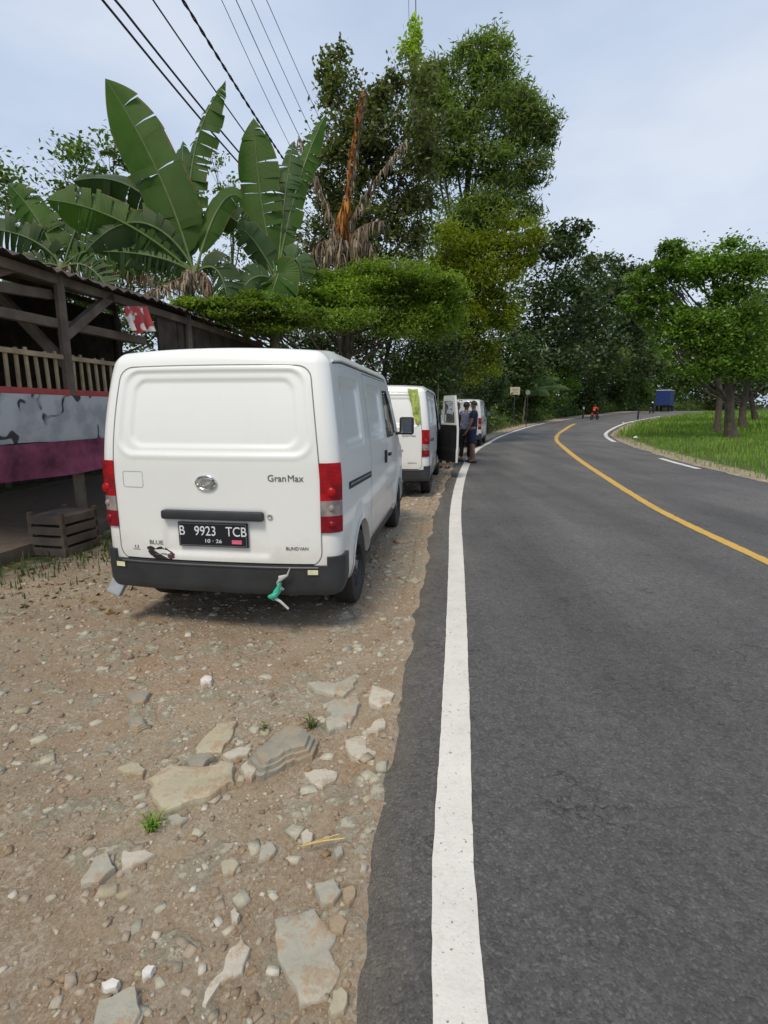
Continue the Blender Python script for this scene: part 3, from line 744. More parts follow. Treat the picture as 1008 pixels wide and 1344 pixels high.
        for zz,rd_,mt in ((.985,.034,'red'),(.882,.022,'clear'),(.775,.026,'redlow')):
            P_,n_=surf([(sg*.775,0,zz)],2,.012); bu=MB(); bu.lathe([(0,rd_),(-.006,rd_*.85),(-.010,rd_*.5),(-.012,0)],(0,0,0),'Y',20); bo=bu.build('lamp_bulb_dome',M[mt],tl,smooth=True); bo.location=P_[0]
        # sill
        sl_=MB(); yA,yB=RW+AR+.05,FW-AR-.03
        sl_.box((sg*.785,(yA+yB)/2,.315),(.05,yB-yA,.085)); sl_.build('side_sill',M['black'],t,bevel=.01)
        # front lamp, mirror
        hl=(f==3)&(x*sg>.42)&(z>.72)&(z<.93)
        submesh('headlight',hl,[M['clear']],t,offset=.01,thick=.02)
        mr=MB(); mr.box((0,0,0),(.17,.11,.21),Matrix.Rotation(radians(-8*sg),3,'Z'))
        mo=mr.build('side_mirror',M['black'],d,bevel=.03,smooth=True); mo.location=(sg*.955-hinge[0],3.17-hinge[1],1.31)
        am=MB(); am.tube([(-sg*.15,-.02,-.09),(-sg*.06,0,-.085),(0,0,-.05)],.018,7); am.build('mirror_arm',M['black'],mo,smooth=True)
        mg=MB(); mg.box((0,-.059,0),(.13,.004,.165),Matrix.Rotation(radians(-8*sg),3,'Z')); mg.build('mirror_glass',M['chrome'],mo)
    submesh('rear_bumper',bump,[M['bumper']],t,offset=.022,thick=.05)
    bl=MB(); P,n=surf([(a,0,.488) for a in np.linspace(-.69,.69,40)],2,.024); bl.tube([tuple(q) for q in P],.007,6)
    bl.build('bumper_ledge',simple('bumper ledge highlight',(.07,.075,.08),.4),t,smooth=True)  # bumper colour lightened to paint a highlight along its top edge
    bg_=MB(); strip(bg_,[(-.66,0,.502),(.66,0,.502)],2,.016,.003); bg_.build('bumper_gap',M['dark'],t)
    # slightly lighter top ledge line of the bumper
    submesh('front_bumper',fb,[M['bumper']],t,offset=.02,thick=.04)
    submesh('windscreen',shield,[M['glass']],t,offset=-.004)
    grl=(f==3)&(rrect(x,z,0,.80,.34,.06,.03)<0); submesh('grille',grl,[M['black']],t,offset=.006)
    # tailgate seam
    sm=MB(); q=[]
    for (cx,cz,a0) in ((.622,1.695,0),(-.622,1.695,pi/2),(-.622,.585,pi),(.622,.585,1.5*pi)):
        q+=[(cx+.09*cos(a0+k*pi/10),0,cz+.09*sin(a0+k*pi/10)) for k in range(6)]
    strip(sm,q,2,.008,.001,closed=True); sm.build('tailgate_seam',M['gap'],tg)
    def rear(x_,z_,off): p,n=surf([(x_,0,z_)],2,off); return Vector(p[0])
    # fuel flap on the left
    fl=MB(); q=[]
    for (cx,cz,a0) in ((-.505,1.085,0),(-.625,1.085,pi/2),(-.625,1.01,pi),(-.505,1.01,1.5*pi)):
        q+=[(cx+.015*cos(a0+k*pi/8),0,cz+.015*sin(a0+k*pi/8)) for k in range(5)]
    strip(fl,q,2,.005,.001,closed=True); fl.build('hatch_flap',simple('flap line',(.42,.44,.42),.6),tg)
    hb=MB(); hb.box((0,0,0),(.70,.06,.062)); ho=hb.build('grab_bar',M['bumper'],tg,bevel=.018,smooth=True); ho.location=rear(-.01,.822,.012)
    # emblem
    em=MB(); n_=40
    em.tube([(.068*cos(2*pi*i/n_),0,.044*sin(2*pi*i/n_)) for i in range(n_+1)],.0075,8)
    em.tube([(-.050,0,-.020),(-.02,-.003,.012),(.02,-.003,.026),(.050,0,.020)],.010,6); em.tube([(-.055,0,-.014),(-.01,-.002,-.022),(.03,-.002,-.016),(.056,0,.008)],.009,6)
    em.tube([(-.012,-.002,.022),(-.022,-.002,-.02)],.008,6)
    eo=em.build('emblem',M['chrome'],tg,smooth=True); eo.location=rear(-.035,1.037,.008)
    R90=(pi/2,0,0)
    def rtext(s,size,x_,z_,mt,off=.004,sx=1,nm='badge',par=None):
        o=text_mesh(s,size,nm,M[mt],par or tg,(0,0,0),(0,0,0),sx=sx)
        for v in o.data.vertices:
            a,b,c=v.co; p,n=surf([(x_+a,0,z_+b)],2,off-(.002-c)); v.co=p[0]
        return o
    rtext('Gran',.060,.437,1.072,'greytext'); rtext('Max',.060,.556,1.072,'greytext')
    rtext('BLIND',.030,.520,.612,'greytext'); rtext('VAN',.030,.596,.612,'greytext')
    lk=MB(); lk.lathe([(0,0),(-.006,.013),(-.006,.017),(0,.019)],(0,0,0),'Y',16); lo=lk.build('lock',M['chrome'],tg,smooth=True); lo.location=rear(.382,.822,.002)
    # under-body and cabin
    ub=MB(); ub.box((0,2.0,.34),(1.15,3.7,.05)); ub.tube([(-.6,RW,WR),(.6,RW,WR)],.05,8); ub.tube([(-.6,FW,WR),(.6,FW,WR)],.035,8)
    ub.tube([(.32,.15,.27),(.32,1.8,.30)],.035,8); ub.build('underbody',M['dark'],t)
    fl_=MB(); fl_.box((0,2.0,.42),(1.5,3.5,.03)); fl_.box((0,1.9,1.0),(1.45,.03,1.2)); fl_.box((0,3.25,.85),(1.4,.25,.35)); fl_.build('cabin_lining',M['seat'],t)
    for sg in (1,-1):
        se=bpy.data.objects.new('seat',None); C.objects.link(se); se.parent=t; se.location=(sg*.38,2.35,.45)
        a=MB(); a.box((0,.05,.15),(.48,.5,.22)); a.build('cushion',M['seat'],se,bevel=.04,smooth=True)
        a=MB(); a.box((0,-.17,.55),(.46,.13,.62),Matrix.Rotation(radians(-12),3,'X')*1); a.build('seat_back',M['seat'],se,bevel=.04,smooth=True)
        a=MB(); a.box((0,-.25,.94),(.24,.09,.16)); a.build('headrest',M['seat'],se,bevel=.03,smooth=True)
    sw=MB(); sw.tube([(.38+.17*cos(k*pi/12),3.0+.17*sin(k*pi/12)*.5,1.05+.17*sin(k*pi/12)*.85) for k in range(25)],.014,6); sw.build('steering_wheel',M['black'],t,smooth=True)
    # wheels
    for sg in (1,-1):
        for c in (RW,FW):
            we=bpy.data.objects.new('wheel',None); C.objects.link(we); we.parent=t; we.location=(sg*.742,c,WR)
            ty=MB(); o_=sg
            prof=[(-.08,.17),(-.085,.20),(-.088,.25),(-.08,.283),(-.06,.296),(.06,.296),(.08,.283),(.088,.25),(.085,.20),(.075,.17)]
            ty.lathe([(o_*a,b) for a,b in prof],(0,0,0),'X',48)
            for k in (-.035,0,.035): ty.lathe([(k-.003,.2975),(k-.003,.2985),(k+.003,.2985),(k+.003,.2975)],(0,0,0),'X',48)
            ty.build('tyre',M['rubber'],we,smooth=True)
            ri=MB(); ri.lathe([(o_*.078,.172),(o_*.082,.182),(o_*.07,.165),(o_*.02,.155),(o_*.02,.12),(o_*.045,.09),(o_*.05,.055),(o_*.03,.045),(o_*.03,.0)],(0,0,0),'X',32)
            for k in range(10):
                a=2*pi*k/10; ri.tube([(o_*.024,.137*cos(a),.137*sin(a)),(o_*.03,.137*cos(a),.137*sin(a))],.014,8,1)
            for k in range(5):
                a=2*pi*k/5+.2; ri.tube([(o_*.045,.07*cos(a),.07*sin(a)),(o_*.062,.07*cos(a),.07*sin(a))],.009,6,2)
            ri.build('rim',[M['rim'],M['dark'],M['chrome']],we,smooth=True)
            hc=MB(); hc.lathe([(o_*.05,.042),(o_*.065,.036),(o_*.07,.0)],(0,0,0),'X',20); hc.build('hub_cap',simple('hub cap',(.3,.3,.3),.4,metal=.6) if 'hub' not in M else M['hub'],we,smooth=True)
    return t,tg,rear,rtext
M['hub']=simple('hub cap',(.22,.22,.22),.4,metal=.5)
van,tg,rear,rtext=make_van()
van2=copy_tree(van)
van3=copy_tree(van)
tag(van,'nearest white panel van, black scuff on its tailgate and plate B 9923 TCB','van','white vans parked along the road')
tag(van2,'second white van with yellow green band on its corner and its front door open','van','white vans parked along the road')
tag(van3,'farthest white van, standing behind the three people by the road line','van','white vans parked along the road')
def plate(par,txt,low):
    pb=MB(); pb.box((0,0,0),(.485,.012,.165)); po=pb.build('number_plate',M['platebg'],par,bevel=.004); po.location=rear(-.012,.692,.012)
    rim=MB()
    for (c,s_) in (((0,-.0075,.074),(.465,.003,.004)),((0,-.0075,-.074),(.465,.003,.004)),((-.231,-.0075,0),(.004,.003,.144)),((.231,-.0075,0),(.004,.003,.144))): rim.box(c,s_)
    rim.build('plate_border',M['greytext'],po)
    t1=text_mesh(txt,.090,'plate_number',M['platewhite'],po,(0,-.008,.022),(pi/2,0,0),sx=.86)
    t2=text_mesh(low,.034,'plate_date',M['platewhite'],po,(0,-.008,-.043),(pi/2,0,0),sx=1.3)
    return po
po=plate(tg,'B   9923   TCB','10 · 26')
st=MB(); st.box((0,0,0),(.068,.003,.026)); so_=st.build('plate_sticker',M['pink'],po); so_.location=(.165,-.008,-.044)
# scuff / torn black sticker, faded marks on the first van
def blob(par,name,pts,mt,off,thick=.002):
    P,n=surf([(a,0,b) for a,b in pts],2,off); k=len(P); Q=P-n*thick
    m=MB(); m.add(list(map(tuple,np.vstack([P,Q]))),[tuple(range(k))]+[(i,(i+1)%k,k+(i+1)%k,k+i) for i in range(k)]); return m.build(name,mt,par)
rr_=np.random.default_rng(5)
def ragged(cx,cz,hx,hz,n=26,j=.25,sk=0):
    return [(cx+hx*cos(2*pi*i/n)*(1+rr_.uniform(-j,j)*.6)+sk*sin(2*pi*i/n),cz+hz*np.sign(sin(2*pi*i/n))*abs(sin(2*pi*i/n))**.6*(1+rr_.uniform(-j,j))) for i in range(n)]
blob(tg,'scuffed_sticker',ragged(-.40,.545,.085,.040,30,.3,-.02),simple('scuff black',(.02,.015,.015),.7),.002)
blob(tg,'scuffed_sticker',ragged(-.475,.578,.03,.014),simple('scuff black',(.025,.02,.02),.7),.0025)
blob(tg,'scuffed_sticker',ragged(-.325,.535,.026,.018),simple('scuff maroon',(.10,.02,.03),.6),.0035)
for k in range(3): blob(tg,'scuffed_sticker',ragged(-.42+.04*k,.540+.006*(k%2),.022,.003,12),M['greytext'],.0038)
rtext('BLUE',.040,-.43,.622,'gap',sx=1.15,nm='faded_letters')
rtext('1.3',.030,-.585,.585,'greytext',nm='badge'); 
ul=MB(); strip(ul,[(-.615,0,.566),(-.555,0,.566)],2,.004,.002); ul.build('badge_underline',M['greytext'],tg)
for sx_ in (.655,-.70):
    q=MB(); P,n=surf([(sx_-.033,0,.445),(sx_+.033,0,.445),(sx_+.033,0,.478),(sx_-.033,0,.478)],2,.033); q.add(list(map(tuple,P)),[(0,1,2,3)]); q.build('reflector',M['refl'],van)
mf=MB(); mf.box((0,0,0),(.10,.05,.13),Matrix.Rotation(radians(25),3,'Y')@Matrix.Rotation(radians(-15),3,'X')); mo=mf.build('mud_flap',simple('grey flap',(.33,.35,.38),.5),van,bevel=.008); mo.location=(-.78,.06,.285)
# positions
van.location=(-1.1155,3.269,-.03); van.rotation_euler=(0,0,-.1411)
van2.location=(-.07,8.73,-.03); van2.rotation_euler=(0,0,-.16)
van3.location=(3.08,20.9,-.02); van3.rotation_euler=(0,0,-.25)
for o in kids(van2):
    if o.name.startswith('front_door') and o.location.x>0: o.rotation_euler=(0,0,radians(35)); van2_door=o
    if o.name.startswith('tailgate'): tg2=o
for k in kids(van2_door):
    if k.name.startswith('window') and not k.name.startswith('window_seal'): k.data=k.data.copy(); k.data.materials[0]=M['clearglass']
# door shell inner edge: a white return so that the open door has thickness
f,y,z,x=VFACE,vc[:,1],vc[:,2],vc[:,0]
side0=(f==0); wingm=side0&(y>2.30)&(y<3.12)&(z>.38)&(z<1.80); winm=side0&(rrect(y,z,2.72,1.455,.35,.235,.05)<0)
archm=side0&(np.hypot(y-FW,z-WR)<AR)
dd=submesh('door_panel',wingm&~winm&~archm,[M['paint']],van2_door,offset=-.002,thick=.05); dd.location=(-.80,-3.10,0)
# ------------------------------------------------------------------ people
M['skin']=simple('skin',(.23,.125,.08),.55,.1,12)
M['hair']=simple('hair',(.012,.010,.009),.6,.2,30)
def skin_mesh(name,nodes,edges,mt,parent,sub=2,root=0):
    me=bpy.data.meshes.new(name); me.from_pydata([n[0] for n in nodes],edges,[])
    o=bpy.data.objects.new(name,me); C.objects.link(o)
    md=o.modifiers.new('s','SKIN'); md.use_smooth_shade=True
    for i,n in enumerate(nodes):
        sv=me.skin_vertices[0].data[i]; r_=n[1]; sv.radius=(r_,r_) if not hasattr(r_,'__len__') else r_; sv.use_root=(i==root)
    sb=o.modifiers.new('u','SUBSURF'); sb.levels=sub; sb.render_levels=sub
    dg=bpy.context.evaluated_depsgraph_get(); m2=bpy.data.meshes.new_from_object(o.evaluated_get(dg))
    o.modifiers.clear(); o.data=m2; bpy.data.meshes.remove(me); m2.name=name
    m2.materials.clear(); m2.materials.append(mt); o.parent=parent
    m2.polygons.foreach_set('use_smooth',[True]*len(m2.polygons))
    return o
def person(label,loc,rz,H,top,bottom,shorts=False,arms=((.25,.1,.0),(.2,.15,.0)),stance=.0,lean=0,group=None,sleeve=True,seat=False,hands_up=(0,0)):
    """faces local +Y. arms: (outward, forward, elbow bend)"""
    k=H/1.70; t=thing('person',label,'person',loc,rz,group)
    P=lambda x,y,z:(x*k,y*k+lean*z*k,z*k)
    if seat: hip,kn,an=[(.10,.0,.86)],[(.13,.36,.84)],[(.14,.34,.44)]
    nodes=[(P(0,0,.93),.105*k),(P(0,.0,1.08),(.125*k,.10*k)),(P(0,-.005,1.28),(.145*k,.105*k)),(P(0,-.01,1.40),(.09*k,.075*k)),(P(0,.0,1.47),.052*k),(P(0,.015,1.55),.072*k),(P(0,.015,1.63),.078*k),(P(0,.005,1.685),.05*k)]
    ed=[(0,1),(1,2),(2,3),(3,4),(4,5),(5,6),(6,7)]
    hands=[];legpts=[];armpts=[]
    for s,(ao,af,ab),hu in ((1,arms[0],hands_up[0]),(-1,arms[1],hands_up[1])):
        b=len(nodes)
        sh=(s*.185,-.01,1.385); el=(s*(.21+ao*.25),-.02+af*.25,1.385-.29); wr=(s*(.21+ao*.35-ab*.15),el[1]+.05+ab*.22,el[2]-.25*(1-ab)+hu)
        hd=(wr[0]-s*.01,wr[1]+.03+.05*ab,wr[2]-.075*(1-ab)+hu*.1)
        nodes+=[(P(*sh),.062*k),(P(*el),.040*k),(P(*wr),.027*k),(P(*hd),(.034*k,.020*k))]; ed+=[(3,b),(b,b+1),(b+1,b+2),(b+2,b+3)]
        armpts.append((sh,el,wr))
        d=(Vector(hd)-Vector(wr)).normalized(); 
        for fi in range(4):
            fx=(fi-1.5)*.018; L=(.066,.078,.074,.058)[fi]; c=len(nodes)
            base=Vector(hd)+Vector((0,fx,0))+d*.02; mid=base+d*L*.55+Vector((-s*.006,.004,0)); tip=mid+d*L*.4+Vector((-s*.018,.008,0))
            nodes+=[(P(*base),.0095*k),(P(*mid),.0085*k),(P(*tip),.007*k)]; ed+=[(b+3,c),(c,c+1),(c+1,c+2)]
        c=len(nodes); tb=Vector(wr)+d*.03+Vector((-s*.01,.03,0)); tt=tb+d*.04+Vector((-s*.008,.018,0)); nodes+=[(P(*tb),.011*k),(P(*tt),.009*k)]; ed+=[(b+2,c),(c,c+1)]
    for s in (1,-1):
        b=len(nodes); st_=stance*s
        hp=(s*.095,0,.88); kn=(s*.105,.02+st_*.5,.48); an=(s*.11,-.02+st_,.085); toe=(s*.125,.13+st_,.045); heel=(s*.11,-.045+st_,.045)
        nodes+=[(P(*hp),.088*k),(P(*kn),.056*k),((P(*((Vector(kn)*.45+Vector(an)*.55)))),.052*k),(P(*an),.037*k),(P(*toe),(.040*k,.026*k)),(P(*heel),.03*k)]
        ed+=[(0,b),(b,b+1),(b+1,b+2),(b+2,b+3),(b+3,b+4),(b+3,b+5)]; legpts.append((hp,kn,an))
    body=skin_mesh('body',nodes,ed,M['skin'],t,2)
    # face
    fm=MB()
    for s in (1,-1):
        fm.lathe([(0,.0),(.004,.008),(.008,.011),(.012,.0)],P(s*.03,.083,1.60),'Y',10,0)
        fm.tube([P(s*.076,.0,1.62),P(s*.084,-.004,1.60),P(s*.076,.004,1.565)],.012*k,6,1)
    fm.tube([P(0,.085,1.61),P(0,.103,1.575),P(0,.095,1.565)],[.008*k,.014*k,.012*k],6,1)
    fm.tube([P(-.025,.083,1.535),P(0,.09,1.535),P(.025,.083,1.535)],.006*k,6,0)
    fm.build('face',[M['hair'],M['skin']],t,smooth=True)
    hm=MB(); n1,n2=14,20; vs=[];fs=[]
    for i in range(n1+1):
        for j in range(n2):
            a=pi*.58*i/n1; b=2*pi*j/n2; back=.5-.5*sin(b)
            a2=a*(.62+.38*back)
            rj=1+.05*sin(7*b+3*i)
            vs.append(P(.094*sin(a2)*cos(b)*rj,.010+.104*sin(a2)*sin(b)*rj,1.605+.118*cos(a2)))
    for i in range(n1):
        for j in range(n2): fs.append((i*n2+j,i*n2+(j+1)%n2,(i+1)*n2+(j+1)%n2,(i+1)*n2+j))
    hm.add(vs,fs); hm.build('hair',M['hair'],t,smooth=True)
    # shirt
    n=[(P(0,0,.84),(.160*k,.125*k)),(P(0,0,1.08),(.152*k,.120*k)),(P(0,-.005,1.28),(.168*k,.120*k)),(P(0,-.01,1.405),(.105*k,.085*k))]; e=[(0,1),(1,2),(2,3)]
    for s,(sh,el,wr) in zip((1,-1),armpts):
        b=len(n); n+=[(P(*sh),.078*k),(P(*(Vector(sh)*.45+Vector(el)*.55)),.070*k)]; e+=[(3,b),(b,b+1)]
        if not sleeve: n+=[(P(*el),.052*k),(P(*(Vector(el)*.15+Vector(wr)*.85)),.040*k)]; e+=[(b+1,b+2),(b+2,b+3)]
    skin_mesh('shirt',n,e,top,t,2)
    n=[(P(0,0,1.06),(.14*k,.11*k)),(P(0,0,.90),(.15*k,.118*k))]; e=[(0,1)]
    for hp,kn,an in legpts:
        b=len(n); n+=[(P(*(Vector(hp)*.85+Vector(kn)*.15)),.102*k),(P(*(Vector(kn)+Vector((0,0,.03 if shorts else 0)))),(.082 if shorts else .070)*k)]; e+=[(1,b),(b,b+1)]
        if not shorts: n+=[(P(*(Vector(an)+Vector((0,0,.05)))),.062*k)]; e+=[(b+1,b+2)]
    skin_mesh('shorts' if shorts else 'trousers',n,e,bottom,t,2)
    sh=MB()
    for (hp,kn,an) in legpts:
        ax_,ay_=an[0],an[1]
        sh.tube([P(ax_,ay_-.06,.035),P(ax_,ay_+.02,.045),P(ax_*1.05,ay_+.12,.035),P(ax_*1.08,ay_+.19,.025)],[.035*k,.047*k,.046*k,.025*k],10)
        so2=sh
    sh.build('shoes',M['rubber'],t,smooth=True)
    return t
def plaid():
    m,nt,out=mat('plaid cloth'); g=N(nt); p=g.n('BsdfPrincipled'); tc=g.n('TexCoord'); o=tc.outputs['Object']
    ch=g.n('TexChecker'); ch.inputs['Scale'].default_value=24; ch.inputs['Color1'].default_value=(.03,.04,.12,1); ch.inputs['Color2'].default_value=(.45,.46,.55,1); g.l(o,ch.inputs['Vector'])
    c2=g.mix(g.ramp(g.noise(o,12,3),[(.4,.0),(.6,.6)]),ch.outputs[0],(.06,.07,.17)); g.l(c2,p.inputs['Base Color']); p.inputs['Roughness'].default_value=.9; g.l(p.outputs[0],out.inputs[0]); return m
M['plaid']=plaid(); M['navy']=simple('navy cloth',(.012,.022,.05),.9,.2,8); M['navy2']=simple('navy shorts',(.015,.024,.07),.9,.2,8)
M['blackcloth']=simple('black cloth',(.010,.010,.012),.95,.2,8); M['maroon']=simple('maroon cloth',(.07,.015,.02),.9,.2,8); M['orange']=simple('orange jacket',(.65,.07,.02),.7,.2,8)
M['darkteal']=simple('teal black cloth',(.012,.022,.024),.9,.2,8)
def gp(x,y): return (x,y,float(ground_z(np.array([x]),np.array([y]))[0]))
grp='people talking beside the open van door'
person('person in navy T-shirt and navy shorts with bare calves, standing on the white line',(2.50,14.45,.0),radians(75),1.70,M['navy'],M['navy2'],shorts=True,arms=((.1,.5,.2),(.1,.3,.2)),stance=.05,group=grp)
person('person in blue and white checked shirt and black trousers between the other two',(2.33,14.7,0),radians(-30),1.68,M['plaid'],M['blackcloth'],arms=((.2,.3,.5),(.2,.2,.1)),stance=.03,group=grp)
person('person in dark maroon shirt and black trousers, left of the checked shirt',(2.10,14.95,0),radians(-80),1.66,M['maroon'],M['blackcloth'],arms=((.1,.6,.9),(.1,.3,.3)),stance=-.04,group=grp)
person('person in dark clothes seen through the window of the open van door',gp(1.56,13.3),radians(150),1.64,M['darkteal'],M['blackcloth'],arms=((.2,.3,.3),(.3,.3,.4)),group=grp,sleeve=False)

# ------------------------------------------------------------------ motorcycles, truck
def motorcycle(label,loc,rz,bodymat):
    t=thing('motorcycle',label,'motorcycle',loc,rz)
    for yy in (-.62,.62):
        w_=MB(); w_.lathe([(-.04,.20),(-.05,.25),(-.03,.29),(.03,.29),(.05,.25),(.04,.20),(-.04,.20)],(0,yy,.29),'X',28); wo=w_.build('wheel',M['rubber'],t,smooth=True)
        h=MB(); h.lathe([(-.03,.0),(-.03,.05),(.03,.05),(.03,0)],(0,yy,.29),'X',14)
        for k in range(8): h.tube([(0,yy,.29),(0,yy+.2*cos(k*pi/4),.29+.2*sin(k*pi/4))],.009,5)
        h.build('rim',M['rim'],wo)
    b=MB(); b.box((0,-.05,.52),(.26,.75,.26),Matrix.Rotation(.1,3,'X'),taper=.7); b.box((0,-.58,.70),(.20,.42,.16),Matrix.Rotation(.25,3,'X'),taper=.6); b.box((0,.45,.62),(.30,.12,.46),Matrix.Rotation(.35,3,'X')); b.build('fairing',bodymat,t,bevel=.03,smooth=True)
    s=MB(); s.box((0,-.25,.80),(.24,.66,.09)); s.build('seat',M['black'],t,bevel=.03,smooth=True)
    h=MB(); h.tube([(-.34,.28,1.02),(-.12,.42,.98),(.12,.42,.98),(.34,.28,1.02)],.016,7); h.tube([(0,.42,.98),(0,.60,.30)],.03,8); h.build('handlebar',M['black'],t,smooth=True)
    l=MB(); l.box((0,-.80,.68),(.14,.05,.07)); l.build('tail_light',M['red'],t,bevel=.01)
    l=MB(); l.lathe([(0,0),(.03,.06),(.0,.08)],(0,.52,.86),'Y',14); l.build('headlight',M['clear'],t,smooth=True)
    for sx in (-1,1):
        l=MB(); l.box((sx*.30,.30,1.14),(.09,.02,.06)); l.tube([(sx*.28,.30,1.02),(sx*.30,.30,1.12)],.006,5); l.build('mirror',M['black'],t)
    e=MB(); e.tube([(.14,.1,.28),(.15,-.4,.30),(.16,-.7,.36)],[.03,.05,.05],8); e.build('exhaust',M['rim'],t,smooth=True)
    return t
def rider(label,loc,rz,top,helmet):
    t=thing('person',label,'person',loc,rz); k=1
    n=[((0,-.22,.90),.13),((0,-.18,1.08),(.14,.11)),((0,-.10,1.28),(.165,.12)),((0,-.05,1.40),(.10,.09)),((0,-.02,1.47),.05),((0,.0,1.56),.085),((0,.0,1.64),.075)]; e=[(i,i+1) for i in range(6)]
    for s in (1,-1):
        b=len(n); n+=[((s*.20,-.05,1.37),.07),((s*.30,.12,1.16),.05),((s*.31,.28,1.07),.038),((s*.30,.36,1.04),.035)]; e+=[(3,b),(b,b+1),(b+1,b+2),(b+2,b+3)]
        for fi in range(4): c=len(n); q=Vector((s*(.27+.02*fi),.37,1.05)); n+=[(q,.009),(q+Vector((0,.03,-.03)),.009),(q+Vector((0,.0,-.05)),.008)]; e+=[(b+3,c),(c,c+1),(c+1,c+2)]
        c=len(n); n+=[((s*.265,.33,1.02),.011),((s*.25,.35,1.0),.009)]; e+=[(b+3,c),(c,c+1)]
        b=len(n); n+=[((s*.13,-.15,.86),.095),((s*.21,.22,.72),.07),((s*.19,.10,.34),.05),((s*.19,.20,.28),.04)]; e+=[(0,b),(b,b+1),(b+1,b+2),(b+2,b+3)]
    skin_mesh('body',n,e,M['blackcloth'],t)
    n=[((0,-.22,.92),.15),((0,-.18,1.08),(.165,.14)),((0,-.10,1.28),(.19,.145)),((0,-.05,1.40),(.115,.10))]; e=[(0,1),(1,2),(2,3)]
    for s in (1,-1): b=len(n); n+=[((s*.20,-.05,1.37),.09),((s*.30,.12,1.16),.07),((s*.31,.24,1.09),.055)]; e+=[(3,b),(b,b+1),(b+1,b+2)]
    skin_mesh('jacket',n,e,top,t)
    h=MB(); h.lathe([(-.12,.08),(-.07,.125),(0,.14),(.07,.12),(.12,.06),(.135,0)],(0,0,1.62),'Z',20); h.build('helmet',helmet,t,smooth=True)
    return t
g1=gnd(780,551); yaw1=-radians(52)
motorcycle('small red and black motorcycle going away up the road',tuple(g1),yaw1,simple('red fairing',(.35,.03,.02),.35,coat=.5))
rider('person in orange red jacket and dark helmet riding away on the motorcycle',tuple(g1),yaw1,M['orange'],M['black'])
g2=Vector((41.2,80.0,float(elev(80))))
motorcycle('dark motorcycle far up the road, next to the grass',tuple(g2),pi-radians(50),M['black'])
rider('person in black jacket and pale helmet riding the far dark motorcycle',tuple(g2),pi-radians(50),M['blackcloth'],M['platewhite'])
def truck(loc,rz):
    t=thing('box_truck','dark blue truck with pale roof rounding the far bend beyond the grass','truck',loc,rz)
    bl=simple('truck blue',(.012,.035,.16),.45,.2,3,coat=.3); wh=simple('truck pale',(.6,.66,.72),.5)
    a=MB(); a.box((0,-2.2,2.1),(2.2,4.2,2.4)); bx=a.build('cargo_box',bl,t,bevel=.04)
    a=MB(); a.box((0,-2.2,3.33),(2.24,4.24,.10)); a.build('roof_panel',wh,bx,bevel=.02)
    a=MB(); a.box((0,.9,1.55),(2.0,1.6,1.7),taper=.92); cb=a.build('cab',bl,t,bevel=.08,smooth=True)
    a=MB(); a.box((0,1.70,1.95),(1.7,.04,.7),Matrix.Rotation(.08,3,'X')); a.build('windscreen',M['glass'],cb)
    for sx in (-1,1):
        a=MB(); a.box((sx*.97,1.0,1.95),(.04,.9,.55)); a.build('window',M['glass'],cb)
        a=MB(); a.box((sx*.72,1.72,1.05),(.35,.06,.2)); a.build('headlight',M['clear'],cb,bevel=.02)
        for yy in (1.0,-3.2):
            w_=MB(); w_.lathe([(-.11,.0),(-.12,.3),(-.12,.40),(-.08,.43),(.08,.43),(.12,.40),(.12,.3),(.11,0)],(sx*.88,yy,.43),'X',28); w_.build('wheel',M['rubber'],t,smooth=True)
    a=MB(); a.box((0,-1.2,.75),(.9,5.6,.22)); a.box((0,1.76,.7),(2.0,.12,.25)); a.build('chassis',M['black'],t)
truck((48.2,89,float(elev(88))),-radians(36))
# ------------------------------------------------------------------ foliage
def bark(name,c): return simple(name,c,.9,.25,5,bump=.5)
M['bark']=bark('bark',(.10,.08,.06)); M['barkpale']=bark('pale bark',(.22,.20,.17))
LM={
 'broad':leafmat('dull broad leaves',[(.065,.088,.026),(.10,.13,.038),(.14,.175,.055),(.20,.23,.10),(.18,.17,.11)],.45,.30,.5),
 'feather':leafmat('feathery leaves',[(.095,.145,.045),(.13,.19,.06),(.17,.235,.075),(.24,.30,.11)],.5,.5,.35,dark=.7),
 'yellow':leafmat('yellow green leaves',[(.13,.18,.014),(.19,.245,.016),(.27,.32,.022),(.09,.13,.014)],.5,.45,.4,dark=.5),
 'canopy':leafmat('light canopy leaves',[(.13,.21,.03),(.18,.28,.04),(.26,.37,.055),(.09,.15,.02)],.5,.45,.8,dark=.6),
 'teak':leafmat('dark teak leaves',[(.030,.055,.020),(.048,.080,.028),(.078,.12,.045),(.13,.17,.08)],.5,.25,.15),
 'mid':leafmat('mid green leaves',[(.06,.11,.024),(.09,.155,.03),(.14,.22,.045),(.19,.27,.065)],.5,.35,.25),
 'bright':leafmat('bright leaves',[(.09,.17,.02),(.13,.24,.03),(.19,.30,.05)],.5,.4,.5,dark=.6),
 'vine':leafmat('vine leaves',[(.22,.34,.04),(.30,.42,.06),(.40,.50,.10)],.5,.45,.8,dark=.75),
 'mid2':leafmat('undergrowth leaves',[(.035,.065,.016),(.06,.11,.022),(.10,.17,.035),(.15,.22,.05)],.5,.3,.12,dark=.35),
 'dark':leafmat('deep green leaves',[(.030,.055,.016),(.048,.085,.022),(.08,.13,.032),(.13,.18,.05)],.5,.25,.4),  # dark green leaf colours, varied per leaf
}
